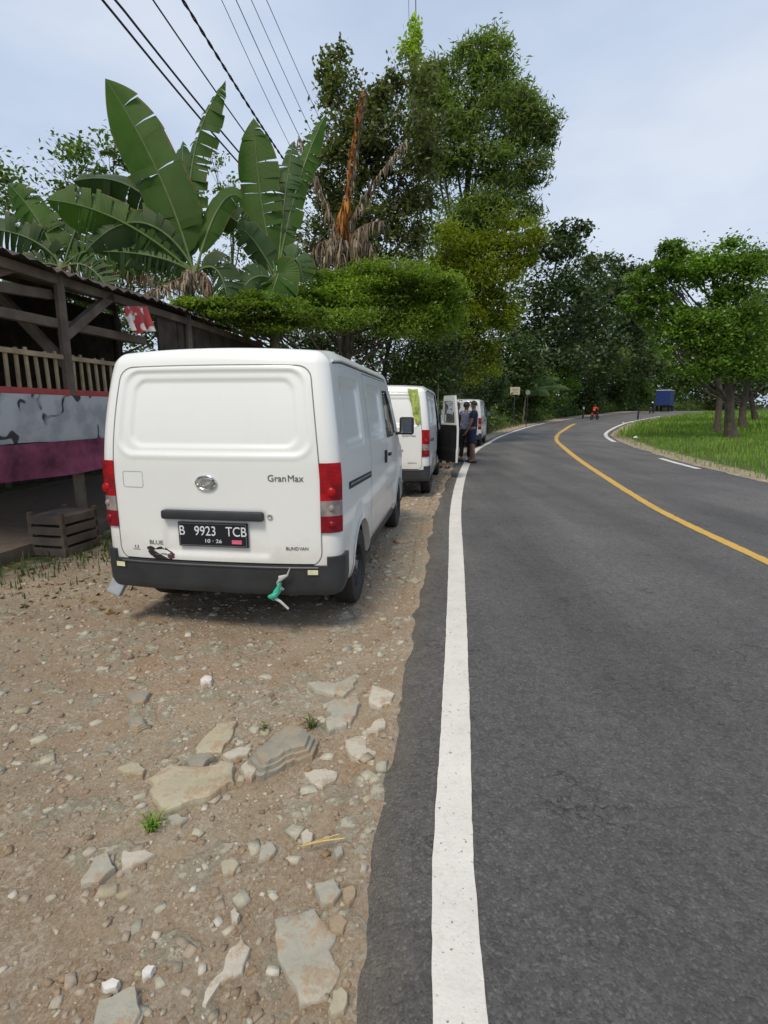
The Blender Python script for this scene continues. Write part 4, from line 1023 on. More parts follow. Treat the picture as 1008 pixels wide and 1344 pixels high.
def cloud(r,clumps,leaf,asp,density,sub=7,spread=.42,droop=.25,style='leaf',up=.6,thin=1.0):
    """clumps: (centre, (rx,ry,rz)) ; sub-clusters of leaves in each"""
    Vs=[];Fs=[];off=0
    for c,rad in clumps:
        c=np.array(c); rad=np.array(rad)
        ns=max(4,int(sub*1.0)); d=r.normal(size=(ns,3)); d/=np.linalg.norm(d,axis=1)[:,None]
        cc=d*(r.random(ns)[:,None]**.45)*.82
        n=int(4.6*density*(rad[0]*rad[2]+rad[1]*rad[2]+rad[0]*rad[1])/(leaf*leaf*asp)*thin)
        n=min(n,13000)
        k=r.integers(0,ns,n); sz=.16+r.random(ns)*.30
        g_=r.normal(size=(n,3))*sz[k][:,None]*np.array([1,1,.62])*spread/.42
        q=cc[k]+g_; L=np.linalg.norm(q,axis=1); q=q[L<1.28]; 
        P=c+q*rad
        n=len(P)
        nn=r.normal(size=(n,3)); nn[:,2]=np.abs(nn[:,2])+up; nn/=np.linalg.norm(nn,axis=1)[:,None]
        V,F=leafquads(P,nn,leaf*r.uniform(.55,1.35,n),asp,r,droop)
        Vs.append(V);Fs.append(F+off);off+=len(V)
    return np.vstack(Vs),np.vstack(Fs)
def limb_tree(mb,base,top,rb,r,clumps,rt=.3,bend=.06):
    base=Vector(base); top=Vector(top); L=(top-base).length
    pts=[];n=9
    ph=r.uniform(0,6,2)
    for i in range(n+1):
        t=i/n; pts.append(base.lerp(top,t)+Vector((sin(ph[0]+4*t)*bend*L*t*(1-t)*2,cos(ph[1]+3.3*t)*bend*L*t*(1-t)*2,0)))
    rad=[rb*(1.35 if i==0 else 1)*(1-(1-rt)*i/n) for i in range(n+1)]
    mb.tube(pts,rad,9)
    for c,rd in clumps:
        c=Vector(c); t=min(.95,max(.3,((c.z-rd[2]*.5)-base.z)/max(.1,(top.z-base.z))-.18)); s=pts[int(t*n)]
        mid=s.lerp(c,.5)+Vector((0,0,-.06*(c-s).length)); r0=rb*.42*(1-.5*t)
        mb.tube([s,mid,c,c+(c-mid)*.3],[r0,r0*.7,r0*.4,r0*.12],6)
        for k in range(5):
            d=Vector(r.normal(size=3)); d.z=abs(d.z)*.5; d.normalize(); e=c+Vector((d.x*rd[0],d.y*rd[1],d.z*rd[2]))*.8
            st=s.lerp(c,.6+.08*k) if k<4 else c
            mb.tube([st,st.lerp(e,.5)+Vector((0,0,.05)),e],[r0*.3,r0*.2,r0*.06],5)
def tree(name,label,base,clumps_px,depth,lm,leaf,asp,dens,seed,trunk_r=.15,top=None,group=None,cat='tree',barkm='bark',thick=.8,**kw):
    r=np.random.default_rng(seed); cl=[]
    for q in clumps_px:
        px,py,rx,ry=q[:4]; dz=q[4] if len(q)>4 else 0
        Y=depth+dz; c=at(px,py,Y); s=Y/FPX*1.02
        cl.append((tuple(c),(rx*s,max(rx,ry)*s*thick,ry*s)))
    base=Vector(base)
    if top is None:
        h=max(c[0][2]+c[1][2]*.3 for c in cl); b=max(cl,key=lambda c:c[0][2]); top=(b[0][0],b[0][1],h)
    t=thing(name,label,cat,tuple(base),0,group)
    mb=MB(); limb_tree(mb,base-base,Vector(top)-base,trunk_r,r,[(Vector(c)-base,rd) for c,rd in cl]); mb.build('trunk',M[barkm],t,smooth=True)
    V,F=cloud(r,[(np.array(c)-np.array(base),rd) for c,rd in cl],leaf,asp,dens,**kw)
    np_mesh('crown',V,F,LM[lm],t)
    return t
def gb(x,y,sink=.05): return (x,y,float(ground_z(np.array([x]),np.array([y]))[0])-sink)
# ---- trees, near to far
tree('spreading_tree','low wide tree with flat light green layered canopy just above the vans',gb(-1.6,12.4),
 [(270,402,42,12,-2.6),(300,410,50,14,-2.5),(330,400,48,14,-2.3),(385,408,50,18,-2.1),(250,398,30,9,-2.7),(350,425,50,14,-2.2),(420,375,48,20,0),(470,388,55,26,-.4),(520,360,55,18,0),(560,385,48,34,0),(585,400,30,36,.5),(520,420,55,28,0),(440,420,60,20,-1),(350,428,50,14,-1.3),(590,370,22,10,0),(480,360,44,14,.4),(395,388,30,12,.2),(540,405,50,34,.3),(460,405,46,24,-.3),(500,375,50,26,0),(575,425,34,26,.4),(410,395,40,22,-.6)],
 12.0,'canopy',.08,.42,2.3,101,.13,top=at(470,385,12.4),sub=16,spread=.30,droop=.45,up=1.6,thick=.8)
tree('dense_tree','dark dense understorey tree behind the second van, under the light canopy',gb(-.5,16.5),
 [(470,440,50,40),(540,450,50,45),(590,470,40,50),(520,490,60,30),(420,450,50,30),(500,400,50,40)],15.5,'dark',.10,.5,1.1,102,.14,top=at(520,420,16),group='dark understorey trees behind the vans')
tree('leafy_tree','tall leafy tree of small dull brownish green leaves behind the dead banana leaves',gb(-1.6,17),
 [(440,110,28,42),(455,165,45,45),(505,130,34,32),(500,190,52,48),(445,225,50,40),(520,250,48,48),(470,280,50,40),(540,300,36,40),(428,280,26,40),(545,200,30,60),(430,85,18,18),(540,95,30,30),(420,330,40,30),(500,330,50,30)],
 16.5,'broad',.14,.55,1.5,103,.20,top=at(490,150,17),barkm='bark',sub=13,spread=.34)
tree('feathery_tree','tallest tree with feathery drooping green foliage against the sky',gb(2.0,26),
 [(620,75,34,34),(585,110,40,32),(660,100,42,38),(690,130,30,28),(620,150,60,40),(680,180,44,34),(720,175,16,18),(580,200,50,50),(650,220,60,40),(695,225,26,30),(560,150,30,50),(640,270,60,44),(600,300,60,50),(695,275,22,20),(575,90,14,20),(645,55,22,20),(700,150,36,14)],
 25,'feather',.24,.28,1.4,104,.26,top=at(625,110,26),sub=15,spread=.32,droop=.5)
tree('yellow_green_tree','rounded yellow green tree mass below the feathery tree',gb(2.6,22.5),
 [(670,310,40,36),(640,350,48,44),(600,370,44,44),(655,400,30,40),(620,430,44,44),(585,450,40,40),(640,470,24,30),(600,490,40,26),(680,350,22,20),(570,340,40,50)],
 22.5,'yellow',.17,.36,1.9,105,.20,top=at(625,340,22.5),sub=14,spread=.33,droop=.5)
tree('vine_clump','pale lime green climbing vine at the top of the leafy tree under the two wires',gb(1.0,19.5),
 [(540,45,9,20),(536,70,16,14),(545,60,10,26)],18.5,'vine',.13,.6,1.3,106,.05,top=at(541,60,18.5),cat='vine',sub=8)
tree('teak_tree','dark tall tree standing past the feathery tree on the outer side of the bend',gb(17.0,64),
 [(738,300,22,18),(722,330,34,26),(755,325,28,22),(740,370,46,34),(705,385,34,36),(775,350,14,14),(720,430,46,36),(770,410,30,36),(690,440,30,40),(740,470,44,26),(700,330,14,20),(765,300,16,12)],
 62,'teak',.52,.62,1.15,107,.28,group='dark trees along the outer side of the bend',sub=14,spread=.34)
tree('teak_tree','dark rounded tree at the middle of the bend beyond the arching bamboo',gb(35,89),
 [(800,350,26,18),(785,380,34,30),(825,365,22,22),(815,400,32,30),(780,430,34,30),(835,420,24,34),(800,460,40,30),(840,470,24,30),(770,345,14,12)],
 88,'teak',.70,.62,1.15,108,.32,group='dark trees along the outer side of the bend',sub=14,spread=.34)
tree('teak_tree','mid green tree on the far right end of the tree line, above the blue truck',gb(50,110),
 [(845,430,24,28),(860,480,20,30),(835,470,20,34),(850,510,24,20),(880,490,16,26),(895,510,16,20)],
 108,'mid',.8,.62,1.1,109,.3,group='dark trees along the outer side of the bend',sub=12)
tree('overhanging_tree','tree at the right edge with bright leaved branches hanging over the verge',gb(17.2,25.5),
 [(872,345,26,20),(846,378,24,20),(884,328,22,16),(860,400,22,20),(915,350,30,34),(845,418,16,14),(890,405,14,14),(868,430,16,16),(850,360,26,20),(880,370,20,30),(832,402,18,16),(900,430,30,30),(940,440,44,34),(985,430,44,40),(872,452,14,18),(925,478,30,22),(975,480,40,24),(940,340,40,34),(970,380,40,34),(990,340,36,34),(820,395,14,10)],
 25,'bright',.17,.6,2.0,110,.24,top=at(935,345,25.5),sub=12,spread=.34)
tree('dark_tree','dark leaved branch against the sky at the right edge beneath the bright one',gb(20,31),
 [(878,410,14,10),(872,395,16,10),(885,385,18,14),(900,420,24,20),(930,440,40,34),(965,430,50,50),(1000,460,50,50)],
 31,'teak',.24,.6,1.1,111,.2,top=at(940,420,31),sub=10)
for (lab,bx,by,cl_px,Y,lm,sd_) in [
 ('dark tree filling the gap between the tall dark tree and the rounded dark tree',27,77,[(770,370,30,26),(760,400,36,30),(785,410,30,30),(750,440,36,34),(790,450,30,34),(765,480,40,26)],76,'teak',131),
 ('mid green tree leaning over the bend, left of the bright hanging branches',42,95,[(815,375,24,22),(835,390,22,24),(820,420,28,28),(845,450,24,26),(820,470,30,26)],94,'mid',132),
 ('dark tree farthest along the bend, at the left of the truck',48,103,[(850,400,16,20),(838,440,22,26),(855,470,16,26),(835,495,24,22)],103,'dark',133),
 ('dark tree close behind the farthest van',10.5,52,[(660,420,34,40),(640,470,36,36),(690,470,34,34),(665,500,34,24)],50,'dark',134)]:
    tree('roadside_tree',lab,gb(bx,by),cl_px,Y,lm,.0085*Y,.6,1.3,sd_,.22,group='dark trees along the outer side of the bend',sub=14,spread=.34)
# continuous undergrowth on the outer side of the bend
rr=np.random.default_rng(78); cl=[]; q,s_=resample(sl,1.1); nn=normals(q)
for (x,y),(ax_,ay_) in zip(q,nn):
    if y<17 or y>118: continue
    for o_,hh in ((2.6,.9),(4.2,1.6),(6.5,2.6)):
        if y<24 and o_<4: continue
        j=rr.uniform(-.5,.5); h_=hh*rr.uniform(.6,1.35)*(1+.006*y); cl.append(((x-ax_*(o_+j),y-ay_*(o_+j),float(elev(y))+h_*.45),(.9+.12*hh,1.0+.1*hh,h_*.62)))
V,F=cloud(rr,cl,.26,.45,.50,sub=6,spread=.4); tag(np_mesh('undergrowth',V,F,LM['mid2']),'leafy undergrowth crowding the outer side of the bend below the trees','undergrowth',kind='stuff')
tree('arching_bamboo','pale arching bamboo clump drooping over the bend',gb(33.5,84),
 [(790,455,28,14),(812,470,14,22),(770,462,22,14),(760,480,18,18),(800,480,14,18)],83,'mid',.6,.16,1.0,112,.10,cat='bamboo',sub=12,droop=.8)
for (lab,bx,by,cl_px,Y,lm,sd_) in [
 ('broad dark green tree on the inner verge, behind the bright hanging branches',25,36,[(900,470,24,26),(925,430,40,40),(960,450,50,50),(1000,420,50,60),(1040,460,50,50),(900,500,16,18)],36,'mid',141),
 ('rounded tree on the inner verge farther round, right of the blue truck',36,50,[(905,480,20,20),(930,470,30,34),(970,490,40,30),(1010,480,40,40),(950,430,30,30)],50,'teak',142)]:
    tree('verge_tree',lab,gb(bx,by),cl_px,Y,lm,.0085*Y,.6,1.5,sd_,.25,sub=14,spread=.34,group='trees on the inner side of the bend')
# undergrowth beside the bend
for i,(px,py,rx,ry,Y,lm,lab) in enumerate([
 (700,500,34,26,54,'mid','bushy green shrub beside the cream road sign'),
 (735,495,26,22,64,'bright','bright green broad shrub right of the cream road sign'),
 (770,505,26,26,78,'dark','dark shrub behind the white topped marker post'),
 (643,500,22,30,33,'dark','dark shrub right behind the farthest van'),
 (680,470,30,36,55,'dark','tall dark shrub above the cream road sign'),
 (805,505,24,22,90,'dark','dark shrub behind the red motorcycle'),
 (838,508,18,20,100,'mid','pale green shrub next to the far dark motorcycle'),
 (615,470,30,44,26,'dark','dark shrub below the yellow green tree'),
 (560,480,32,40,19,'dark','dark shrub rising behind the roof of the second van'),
 (740,445,36,34,66,'dark','deep green shrub below the dark tall tree')]):
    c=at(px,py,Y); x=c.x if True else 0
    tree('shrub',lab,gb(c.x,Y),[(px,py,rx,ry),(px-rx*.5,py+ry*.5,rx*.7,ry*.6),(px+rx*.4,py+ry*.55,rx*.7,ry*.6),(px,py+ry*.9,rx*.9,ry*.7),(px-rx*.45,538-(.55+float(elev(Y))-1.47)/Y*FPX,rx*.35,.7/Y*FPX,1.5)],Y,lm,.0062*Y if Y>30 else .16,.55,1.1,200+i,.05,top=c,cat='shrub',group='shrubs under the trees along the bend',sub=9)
# left background trees behind the banana plants
tree('pale_leafy_tree','pale leafy tree at the left edge behind the tall banana leaf',gb(-9.2,17),
 [(150,200,34,26),(140,270,36,40),(180,330,50,34),(150,365,50,26),(215,365,50,26),(100,230,50,50),(60,300,50,60),(20,260,50,50),(130,410,60,30)],16,'mid',.15,.5,.75,120,.15,top=at(140,260,17),sub=10,spread=.34)
tree('pale_leafy_tree','thin pale tree with sky showing through, between the two banana plants',gb(-6.0,19),
 [(300,250,26,22),(320,290,36,26),(280,215,18,16),(300,350,50,26),(340,370,40,20),(260,360,40,24),(390,300,30,26),(380,350,30,20)],18,'mid',.13,.5,.42,121,.10,top=at(305,280,19),sub=9,spread=.32)
tree('dark_tree','dark leafy tree low behind the shed roof',gb(-8,15),
 [(60,390,70,40),(150,430,60,30),(230,420,60,24),(330,430,60,24),(10,430,60,60)],14.5,'dark',.13,.5,1.0,122,.12,top=at(150,410,15),sub=10)
# far wood closing the view
rr=np.random.default_rng(77); cl=[]
for (x,y,rx,rz) in [(-60,70,16,8),(-35,75,15,7),(-12,80,14,8),(8,85,14,9),(26,98,14,8),(44,118,16,9),(66,135,18,14),(92,140,20,15),(118,128,20,14),(72,112,10,10),(60,120,12,13),(140,110,22,10),(90,70,16,7),(70,48,12,6),(60,28,10,6),(-50,40,12,7),(-40,20,12,7)]:
    cl.append(((x,y,rz*.6+.8),(rx,rx*.5,rz)))
V,F=cloud(rr,cl,.9,.6,1.2,sub=30,spread=.3); V[:,2]=np.maximum(V[:,2],.6)
tag(np_mesh('far_wood',V,F,LM['dark']),'distant wood closing the view beyond the trees','wood',kind='stuff')

# ------------------------------------------------------------------ banana plants
def bananamat(name,c1,c2,tr=.35):
    m,nt,out=mat(name); g=N(nt); tc=g.n('TexCoord'); uvn=tc.outputs['UV']; p=g.n('BsdfPrincipled')
    w_=g.n('TexWave'); w_.inputs['Scale'].default_value=16; w_.inputs['Distortion'].default_value=1.2; w_.bands_direction='Y'; g.l(uvn,w_.inputs['Vector'])
    c=g.mix(g.math('MULTIPLY',w_.outputs['Fac'],.5),c1,c2); c=g.mix(g.ramp(g.noise(tc.outputs['Object'],2.5,4),[(.4,0.),(.7,.7)]),c,c2)
    sx_=g.n('SeparateXYZ'); g.l(uvn,sx_.inputs[0]); eg=g.math('ADD',sx_.outputs['X'],g.math('MULTIPLY',g.math('SUBTRACT',g.noise(tc.outputs['Object'],6,5,.7),.5),.5)); c=g.mix(g.ramp(eg,[(.95,0.),(1.0,.8)]),c,(.22,.14,.06))
    g.l(c,p.inputs['Base Color']); p.inputs['Roughness'].default_value=.48; p.inputs['Specular IOR Level'].default_value=.3; t=g.n('BsdfTranslucent'); g.l(g.mix(1,c,(1.2,1.3,.5),'MULTIPLY'),t.inputs[0])
    mx=g.n('MixShader'); mx.inputs[0].default_value=tr; g.l(p.outputs[0],mx.inputs[1]); g.l(t.outputs[0],mx.inputs[2])
    g.l(g.bump(w_.outputs['Fac'],.3,.01),p.inputs['Normal']); g.l(mx.outputs[0],out.inputs[0]); return m
BM={'a':bananamat('banana leaf',(.045,.105,.012),(.085,.175,.022),.42),'b':bananamat('banana leaf grey green',(.055,.115,.035),(.10,.165,.06)),'d':bananamat('banana leaf dark',(.022,.05,.010),(.04,.08,.014),.2),
 'dead':bananamat('dead leaf brown',(.16,.11,.075),(.28,.21,.15),.2),'orange':bananamat('dead leaf orange',(.34,.13,.03),(.46,.21,.05),.3),'rib':simple('leaf rib',(.12,.18,.05),.5)}
def banana_leaf(parent,o,a,c,b,wd,mt,r,fold=.35,tear=.25,name='leaf',rolldir=None,ribm='rib',nseg=64):
    """quadratic curve a-c-b (world), blade width wd, torn into strips along its edges"""
    a,c,b=[Vector(p)-Vector(o) for p in (a,c,b)]
    V=[];F=[];UV=[]
    rd=Vector(rolldir) if rolldir is not None else Vector((0,-1,0))
    def pt(t): return a*(1-t)**2+c*2*t*(1-t)+b*t*t
    L=(c-a).length+(b-c).length
    for s in (1,-1):
        gapn=r.random(nseg); off=0; i=0
        sag=0
        k=len(V); prevtorn=True
        for i in range(nseg):
            t0=.10+.90*i/nseg; t1=.10+.90*(i+1)/nseg
            rows=[]
            if r.random()<tear*1.1+.07: sag=r.uniform(-.16,.16)*(1+tear*2); cutw=r.uniform(.88-.25*tear,1.04)
            elif i==0: cutw=1
            for j,t in enumerate((t0,t1)):
                p=pt(t); tg_=(pt(min(1,t+.01))-pt(max(0,t-.01))).normalized(); n=(rd-tg_*rd.dot(tg_)).normalized(); sd=tg_.cross(n)*s
                q=(t-.10)/.90; wv=wd*.5*min(1,(q*5.5)**.55 if q>0 else 0)*(1-max(0,(q-.62)/.38)**2.2)*cutw
                edge=p+sd*wv*cos(fold+sag)-n*wv*-sin(fold+sag)*-1+tg_*wv*.22
                edge=edge+Vector((0,0,-1))*wv*abs(sag)*1.2
                midp=p+(edge-p)*.5+n*wv*.06
                rows.append((p,midp,edge,t))
            b0=len(V)
            for (p,mp_,e,t) in rows: V+= [tuple(p),tuple(mp_),tuple(e)]; UV+=[(0,t*L),(.5,t*L),(1,t*L)]
            F+=[(b0,b0+1,b0+4,b0+3),(b0+1,b0+2,b0+5,b0+4)]
    me=bpy.data.meshes.new(name); me.from_pydata(V,[],F); me.materials.append(BM[mt] if isinstance(mt,str) else mt)
    uv=me.uv_layers.new(name='UVMap'); 
    for l in me.loops: uv.data[l.index].uv=UV[l.vertex_index]
    me.polygons.foreach_set('use_smooth',[True]*len(F))
    ob=bpy.data.objects.new(name,me); C.objects.link(ob); ob.parent=parent
    rb=MB(); rb.tube([pt(t) for t in np.linspace(0,1,16)],[.022*(1-.9*t)+.002 for t in np.linspace(0,1,16)],6); rb.build('midrib',BM[ribm],ob,smooth=True)
    return ob
def dead_leaf(parent,o,a,c,b,wd,mt,r,ribm='dead',**kw):
    a,c,b=[Vector(p)-Vector(o) for p in (a,c,b)]; pt=lambda t:a*(1-t)**2+c*2*t*(1-t)+b*t*t
    V=[];F=[]
    for i in range(170):
        t=.08+.92*r.random()**.9; p=pt(t); L=wd*r.uniform(.35,1.35)*(1-.45*t); w_=r.uniform(.006,.020)*(1.9 if mt=='orange' else 1)
        a_=r.uniform(0,2*pi); out=Vector((cos(a_),sin(a_),r.uniform(-.3,.5)))*L*r.uniform(.15,.5)
        sd=Vector((-sin(a_),cos(a_),r.uniform(-.4,.4)))*w_; cur=[p,p+out*.7+Vector((0,0,-.18*L)),p+out*1.0+Vector((0,0,-.6*L)),p+out*(.8+r.uniform(-.4,.4))+Vector((0,0,-1.05*L))]
        b0=len(V)
        for k,q in enumerate(cur): ww=(.6,1,1.1,.25)[k]; V+=[tuple(q-sd*ww),tuple(q+sd*ww)]
        F+=[(b0+2*k,b0+2*k+1,b0+2*k+3,b0+2*k+2) for k in range(3)]
    me=bpy.data.meshes.new('leaf'); me.from_pydata(V,[],F); me.materials.append(LM[mt]); ob=bpy.data.objects.new('leaf',me); C.objects.link(ob); ob.parent=parent
    rb=MB(); rb.tube([pt(t) for t in np.linspace(0,1,12)],[.026*(1-.8*t)+.003 for t in np.linspace(0,1,12)],6); rb.build('midrib',BM[ribm],ob,smooth=True)
    return ob
LM['dead']=leafmat('dead strips',[(.12,.08,.06),(.22,.16,.12),(.34,.27,.21),(.42,.36,.30)],.8,.2,.8)
LM['orange']=leafmat('dead orange strips',[(.26,.10,.03),(.42,.17,.04),(.50,.25,.07)],.7,.35,.8)
def banana(label,base,crownpx,Y,leaves,seed,stem_r=.13,group='banana plants behind the shed',dead=False):
    r=np.random.default_rng(seed); base=Vector(base); t=thing('banana_plant',label,'banana plant',tuple(base),0,group)
    cr=at(*crownpx,Y); st=MB(); n=12
    st.tube([(base.lerp(cr,i/n)-base)+Vector((.03*sin(i*1.7),.03*cos(i*2.1),0)) for i in range(n+1)],[stem_r*(1.15-.55*i/n) for i in range(n+1)],12); st.build('stem',simple('banana stem',(.13,.15,.07),.7,.3,4,c2=(.10,.07,.04)),t,smooth=True)
    for (cpx,bpx,wd,mt,dy,kw) in leaves:
        a=cr+Vector((r.uniform(-.05,.05),r.uniform(-.05,.05),-.1)); c_=at(*cpx,Y+dy*.5); b_=at(*bpx,Y+dy)
        kw=dict(kw); (dead_leaf if mt in ('dead','orange') else banana_leaf)(t,base,a,c_,b_,wd*Y/FPX,mt,r,**kw)
    return t
Yb=9.6
banana('banana plant with the tallest broad leaf leaning left against the sky',gb(-4.3,Yb),(255,350),Yb,[
 ((222,230),(138,103),66,'a',-.3,dict(tear=.04,fold=.15)),
 ((232,190),(296,106),44,'a',.3,dict(tear=.35,fold=.55,rolldir=(-.5,-1,0))),
 ((238,250),(240,185),40,'b',.5,dict(tear=.1,fold=.5)),
 ((190,240),(112,330),62,'d',-.4,dict(tear=.2,fold=.4)),
 ((200,210),(95,238),60,'d',-.1,dict(tear=.15,fold=.6)),
 ((160,270),(60,262),60,'a',-.6,dict(tear=.3,fold=.4)),
 ((200,300),(120,300),54,'d',.3,dict(tear=.2,fold=.4)),
 ((290,230),(318,262),30,'a',.2,dict(tear=.1)),
 ((215,330),(130,330),44,'b',-.3,dict(tear=.5,fold=.7)),
 ((290,330),(300,400),50,'d',-.2,dict(tear=.2)),
 ((210,270),(165,350),66,'d',-.2,dict(tear=.2,fold=.3)),
 ((225,370),(190,385),20,'dead',-.2,dict(tear=.7,ribm='dead')),
 ((285,350),(262,408),22,'dead',-.3,dict(tear=.7,ribm='dead')),
 ((240,340),(238,412),18,'dead',-.3,dict(tear=.7,ribm='dead')),
 ],301)
banana('banana plant with one broad upright leaf crossed by the cables',gb(-2.35,Yb+.7),(362,360),Yb+.7,[
 ((338,270),(333,155),52,'a',0,dict(tear=.10,fold=.2)),
 ((372,250),(386,185),34,'b',.3,dict(tear=.3,fold=.3)),
 ((385,230),(428,150),30,'a',.5,dict(tear=.25,fold=.4)),
 ((300,265),(262,280),0.1,'d',0,dict()),
 ((325,280),(272,272),34,'d',-.1,dict(tear=.35,fold=.3)),
 ((330,300),(312,300),38,'b',-.3,dict(tear=.1)),
 ((330,350),(312,392),44,'b',-.4,dict(tear=.15)),
 ((372,340),(352,400),52,'a',-.6,dict(tear=.1,fold=.5)),
 ((392,310),(398,372),44,'b',.1,dict(tear=.2,fold=.3)),
 ((335,372),(300,398),40,'d',-.3,dict(tear=.2)),
 ],302)
banana('banana plant at the left edge with torn leaves over the shed',gb(-7.3,Yb+1.2),(80,345),Yb+1.2,[
 ((60,290),(10,240),50,'a',0,dict(tear=.2)),((110,260),(140,230),50,'d',.2,dict(tear=.2)),((50,300),(-30,300),56,'d',-.2,dict(tear=.3)),
 ((130,300),(180,360),50,'a',-.3,dict(tear=.4)),((120,330),(150,395),46,'b',-.5,dict(tear=.5)),((40,330),(0,390),50,'d',-.4,dict(tear=.4)),((150,330),(215,372),30,'dead',-.3,dict(tear=.6,ribm='dead'))],303)
dp=banana('dead banana plant with hanging brown and orange leaves in front of the leafy tree',gb(-.9,12.9),(448,318),12.9,[
 ((452,240),(476,118),15,'orange',-.2,dict(ribm='orange')),
 ((468,210),(482,112),11,'dead',0,dict(tear=.8,fold=.9,ribm='dead')),
 ((462,270),(534,182),18,'dead',-.1,dict(tear=.8,fold=1.0,ribm='dead')),
 ((470,290),(506,290),22,'dead',-.3,dict(tear=.8,fold=1.1,ribm='dead')),
 ((430,270),(392,180),20,'dead',.2,dict(tear=.8,fold=1.0,ribm='dead')),
 ((420,300),(402,350),26,'dead',-.2,dict(tear=.8,fold=.8,ribm='dead')),
 ((440,270),(422,365),24,'dead',-.4,dict(tear=.8,fold=.8,ribm='dead')),
 ((455,280),(440,368),26,'dead',-.5,dict(tear=.8,fold=.8,ribm='dead')),
 ((475,270),(468,362),24,'dead',-.4,dict(tear=.8,fold=.8,ribm='dead')),
 ((490,290),(492,350),22,'dead',-.2,dict(tear=.8,fold=.8,ribm='dead')),
 ((445,290),(455,260),26,'orange',-.4,dict(ribm='orange'))],304,.10,group=None)
banana('young banana plant with long arching leaves behind the second van roof',gb(.8,16.5),(560,500),16.0,[
 ((535,460),(505,520),16,'b',-.3,dict(tear=.1)),((545,465),(530,505),13,'b',-.4,dict(tear=.1)),((572,468),(602,500),15,'b',-.2,dict(tear=.1)),((560,455),(545,440),14,'b',.2,dict(tear=.1)),((580,480),(592,520),14,'d',-.2,dict(tear=.1))],305,.07,group=None)
banana('low banana plant with spreading pale leaves under the trees by the road sign',gb(13.4,50),(690,520),50,[
 ((675,495),(650,510),12,'b',-.3,dict(tear=.1)),((700,490),(735,500),10,'b',-.4,dict(tear=.1)),((715,500),(750,512),9,'b',-.2,dict(tear=.1)),((690,490),(672,482),11,'a',.2,dict(tear=.1)),((705,505),(722,520),11,'b',-.2,dict(tear=.1))],306,.09,group=None)

# ------------------------------------------------------------------ utility pole and cables
pp=thing('utility_pole','tall concrete pole hidden in the leafy tree where the overhead cables end','pole',gb(-1.72,21.5))
PB=Vector(pp.location)
m_=MB(); m_.tube([(0,0,0),(0,0,10.0)],[.16,.10],14); m_.build('shaft',simple('concrete',(.35,.34,.32),.9,.15,5),pp,smooth=True)
m_=MB(); m_.box((0,0,9.2),(1.9,.10,.12)); m_.box((0,0,7.7),(1.2,.08,.10)); ca=m_.build('crossarm',M['rim'],pp,bevel=.01)
for k in range(4):
    m_=MB(); m_.lathe([(0,.02),(.02,.05),(.06,.03),(.08,.05),(.12,.02)],(-.8+.53*k,0,9.26),'Z',12); m_.build('insulator',simple('porcelain',(.5,.45,.4),.3),ca,smooth=True)
M['cable']=simple('cable',(.02,.02,.045),.6,.2,3); M['cable2']=simple('thin cable',(.07,.07,.08),.5)
def cable(label,toppx,height,endx,endz,rad,mt,twist=False):
    d=ray(toppx,0); t=(height-CAMH)/d[2]; Nn=Vector((d[0]*t,d[1]*t,height)); Fp=Vector((PB.x+endx,PB.y,endz))
    dirv=Nn-Fp; k=(Nn.y+14)/(Fp.y-Nn.y); pts=[]; n=90
    sag=.006
    for i in range(n+1):
        s=i/n*(1+k); p=Fp+dirv*s; L=1+k; p.z-=sag*dirv.length**2*(s*(1-s)) if s<1 else 0
        pts.append(p)
    m_=MB()
    if twist:
        for ph in (0,pi):
            m_.tube([Vector(p)+Vector((cos(i*1.1+ph),0,sin(i*1.1+ph)))*rad*.8 for i,p in enumerate(sum([[pts[j].lerp(pts[j+1],q/4) for q in range(4)] for j in range(n)],[]))],rad*.75,6)
    else: m_.tube(pts,rad,6)
    tag(m_.build('overhead_cable',M[mt],smooth=True),label,'cable',group='overhead cables')
cable('thick dark cable, leftmost of the overhead cables',135,6.4,-.45,7.65,.016,'cable')
cable('thick dark cable, second from the left, close to the leftmost one',152,6.5,-.25,7.72,.016,'cable')
cable('single dark cable, third from the left overhead',201,6.9,-.1,7.8,.012,'cable')
cable('thickest twisted purplish cable bundle, fourth from the left',240,7.3,.1,8.1,.017,'cable',True)
cable('thin grey wire, leftmost of the four thin wires',291,9.4,-.8,9.38,.008,'cable2')
cable('thin grey wire, second of the four thin wires',310,9.4,-.27,9.38,.010,'cable2')
cable('thin grey wire, third of the four thin wires',330,9.4,.26,9.38,.008,'cable2')
cable('thin grey wire, rightmost of the four thin wires',350,9.4,.79,9.38,.008,'cable2')
for px0,px1,lab,rd in ((532,537,'faint wire dropping into the lime green vine, left of the pair',.008),(545,546,'darker wire dropping into the lime green vine, right of the pair',.016)):
    m_=MB(); a=at(px0,-160,19.0); b=at(px1,30 if px0<540 else 75,18.6); m_.tube([a,a.lerp(b,.5)+Vector((0,0,-.05)),b],rd,6); tag(m_.build('wire',M['cable'],smooth=True),lab,'wire')
m_=MB(); b=gb(1.62,15.6); m_.tube([b,(b[0]-.02,b[1],3.9)],[.022,.016],8); tag(m_.build('thin_post',simple('pale post',(.3,.32,.3),.6),smooth=True),'thin pale post rising behind the open van door','post')
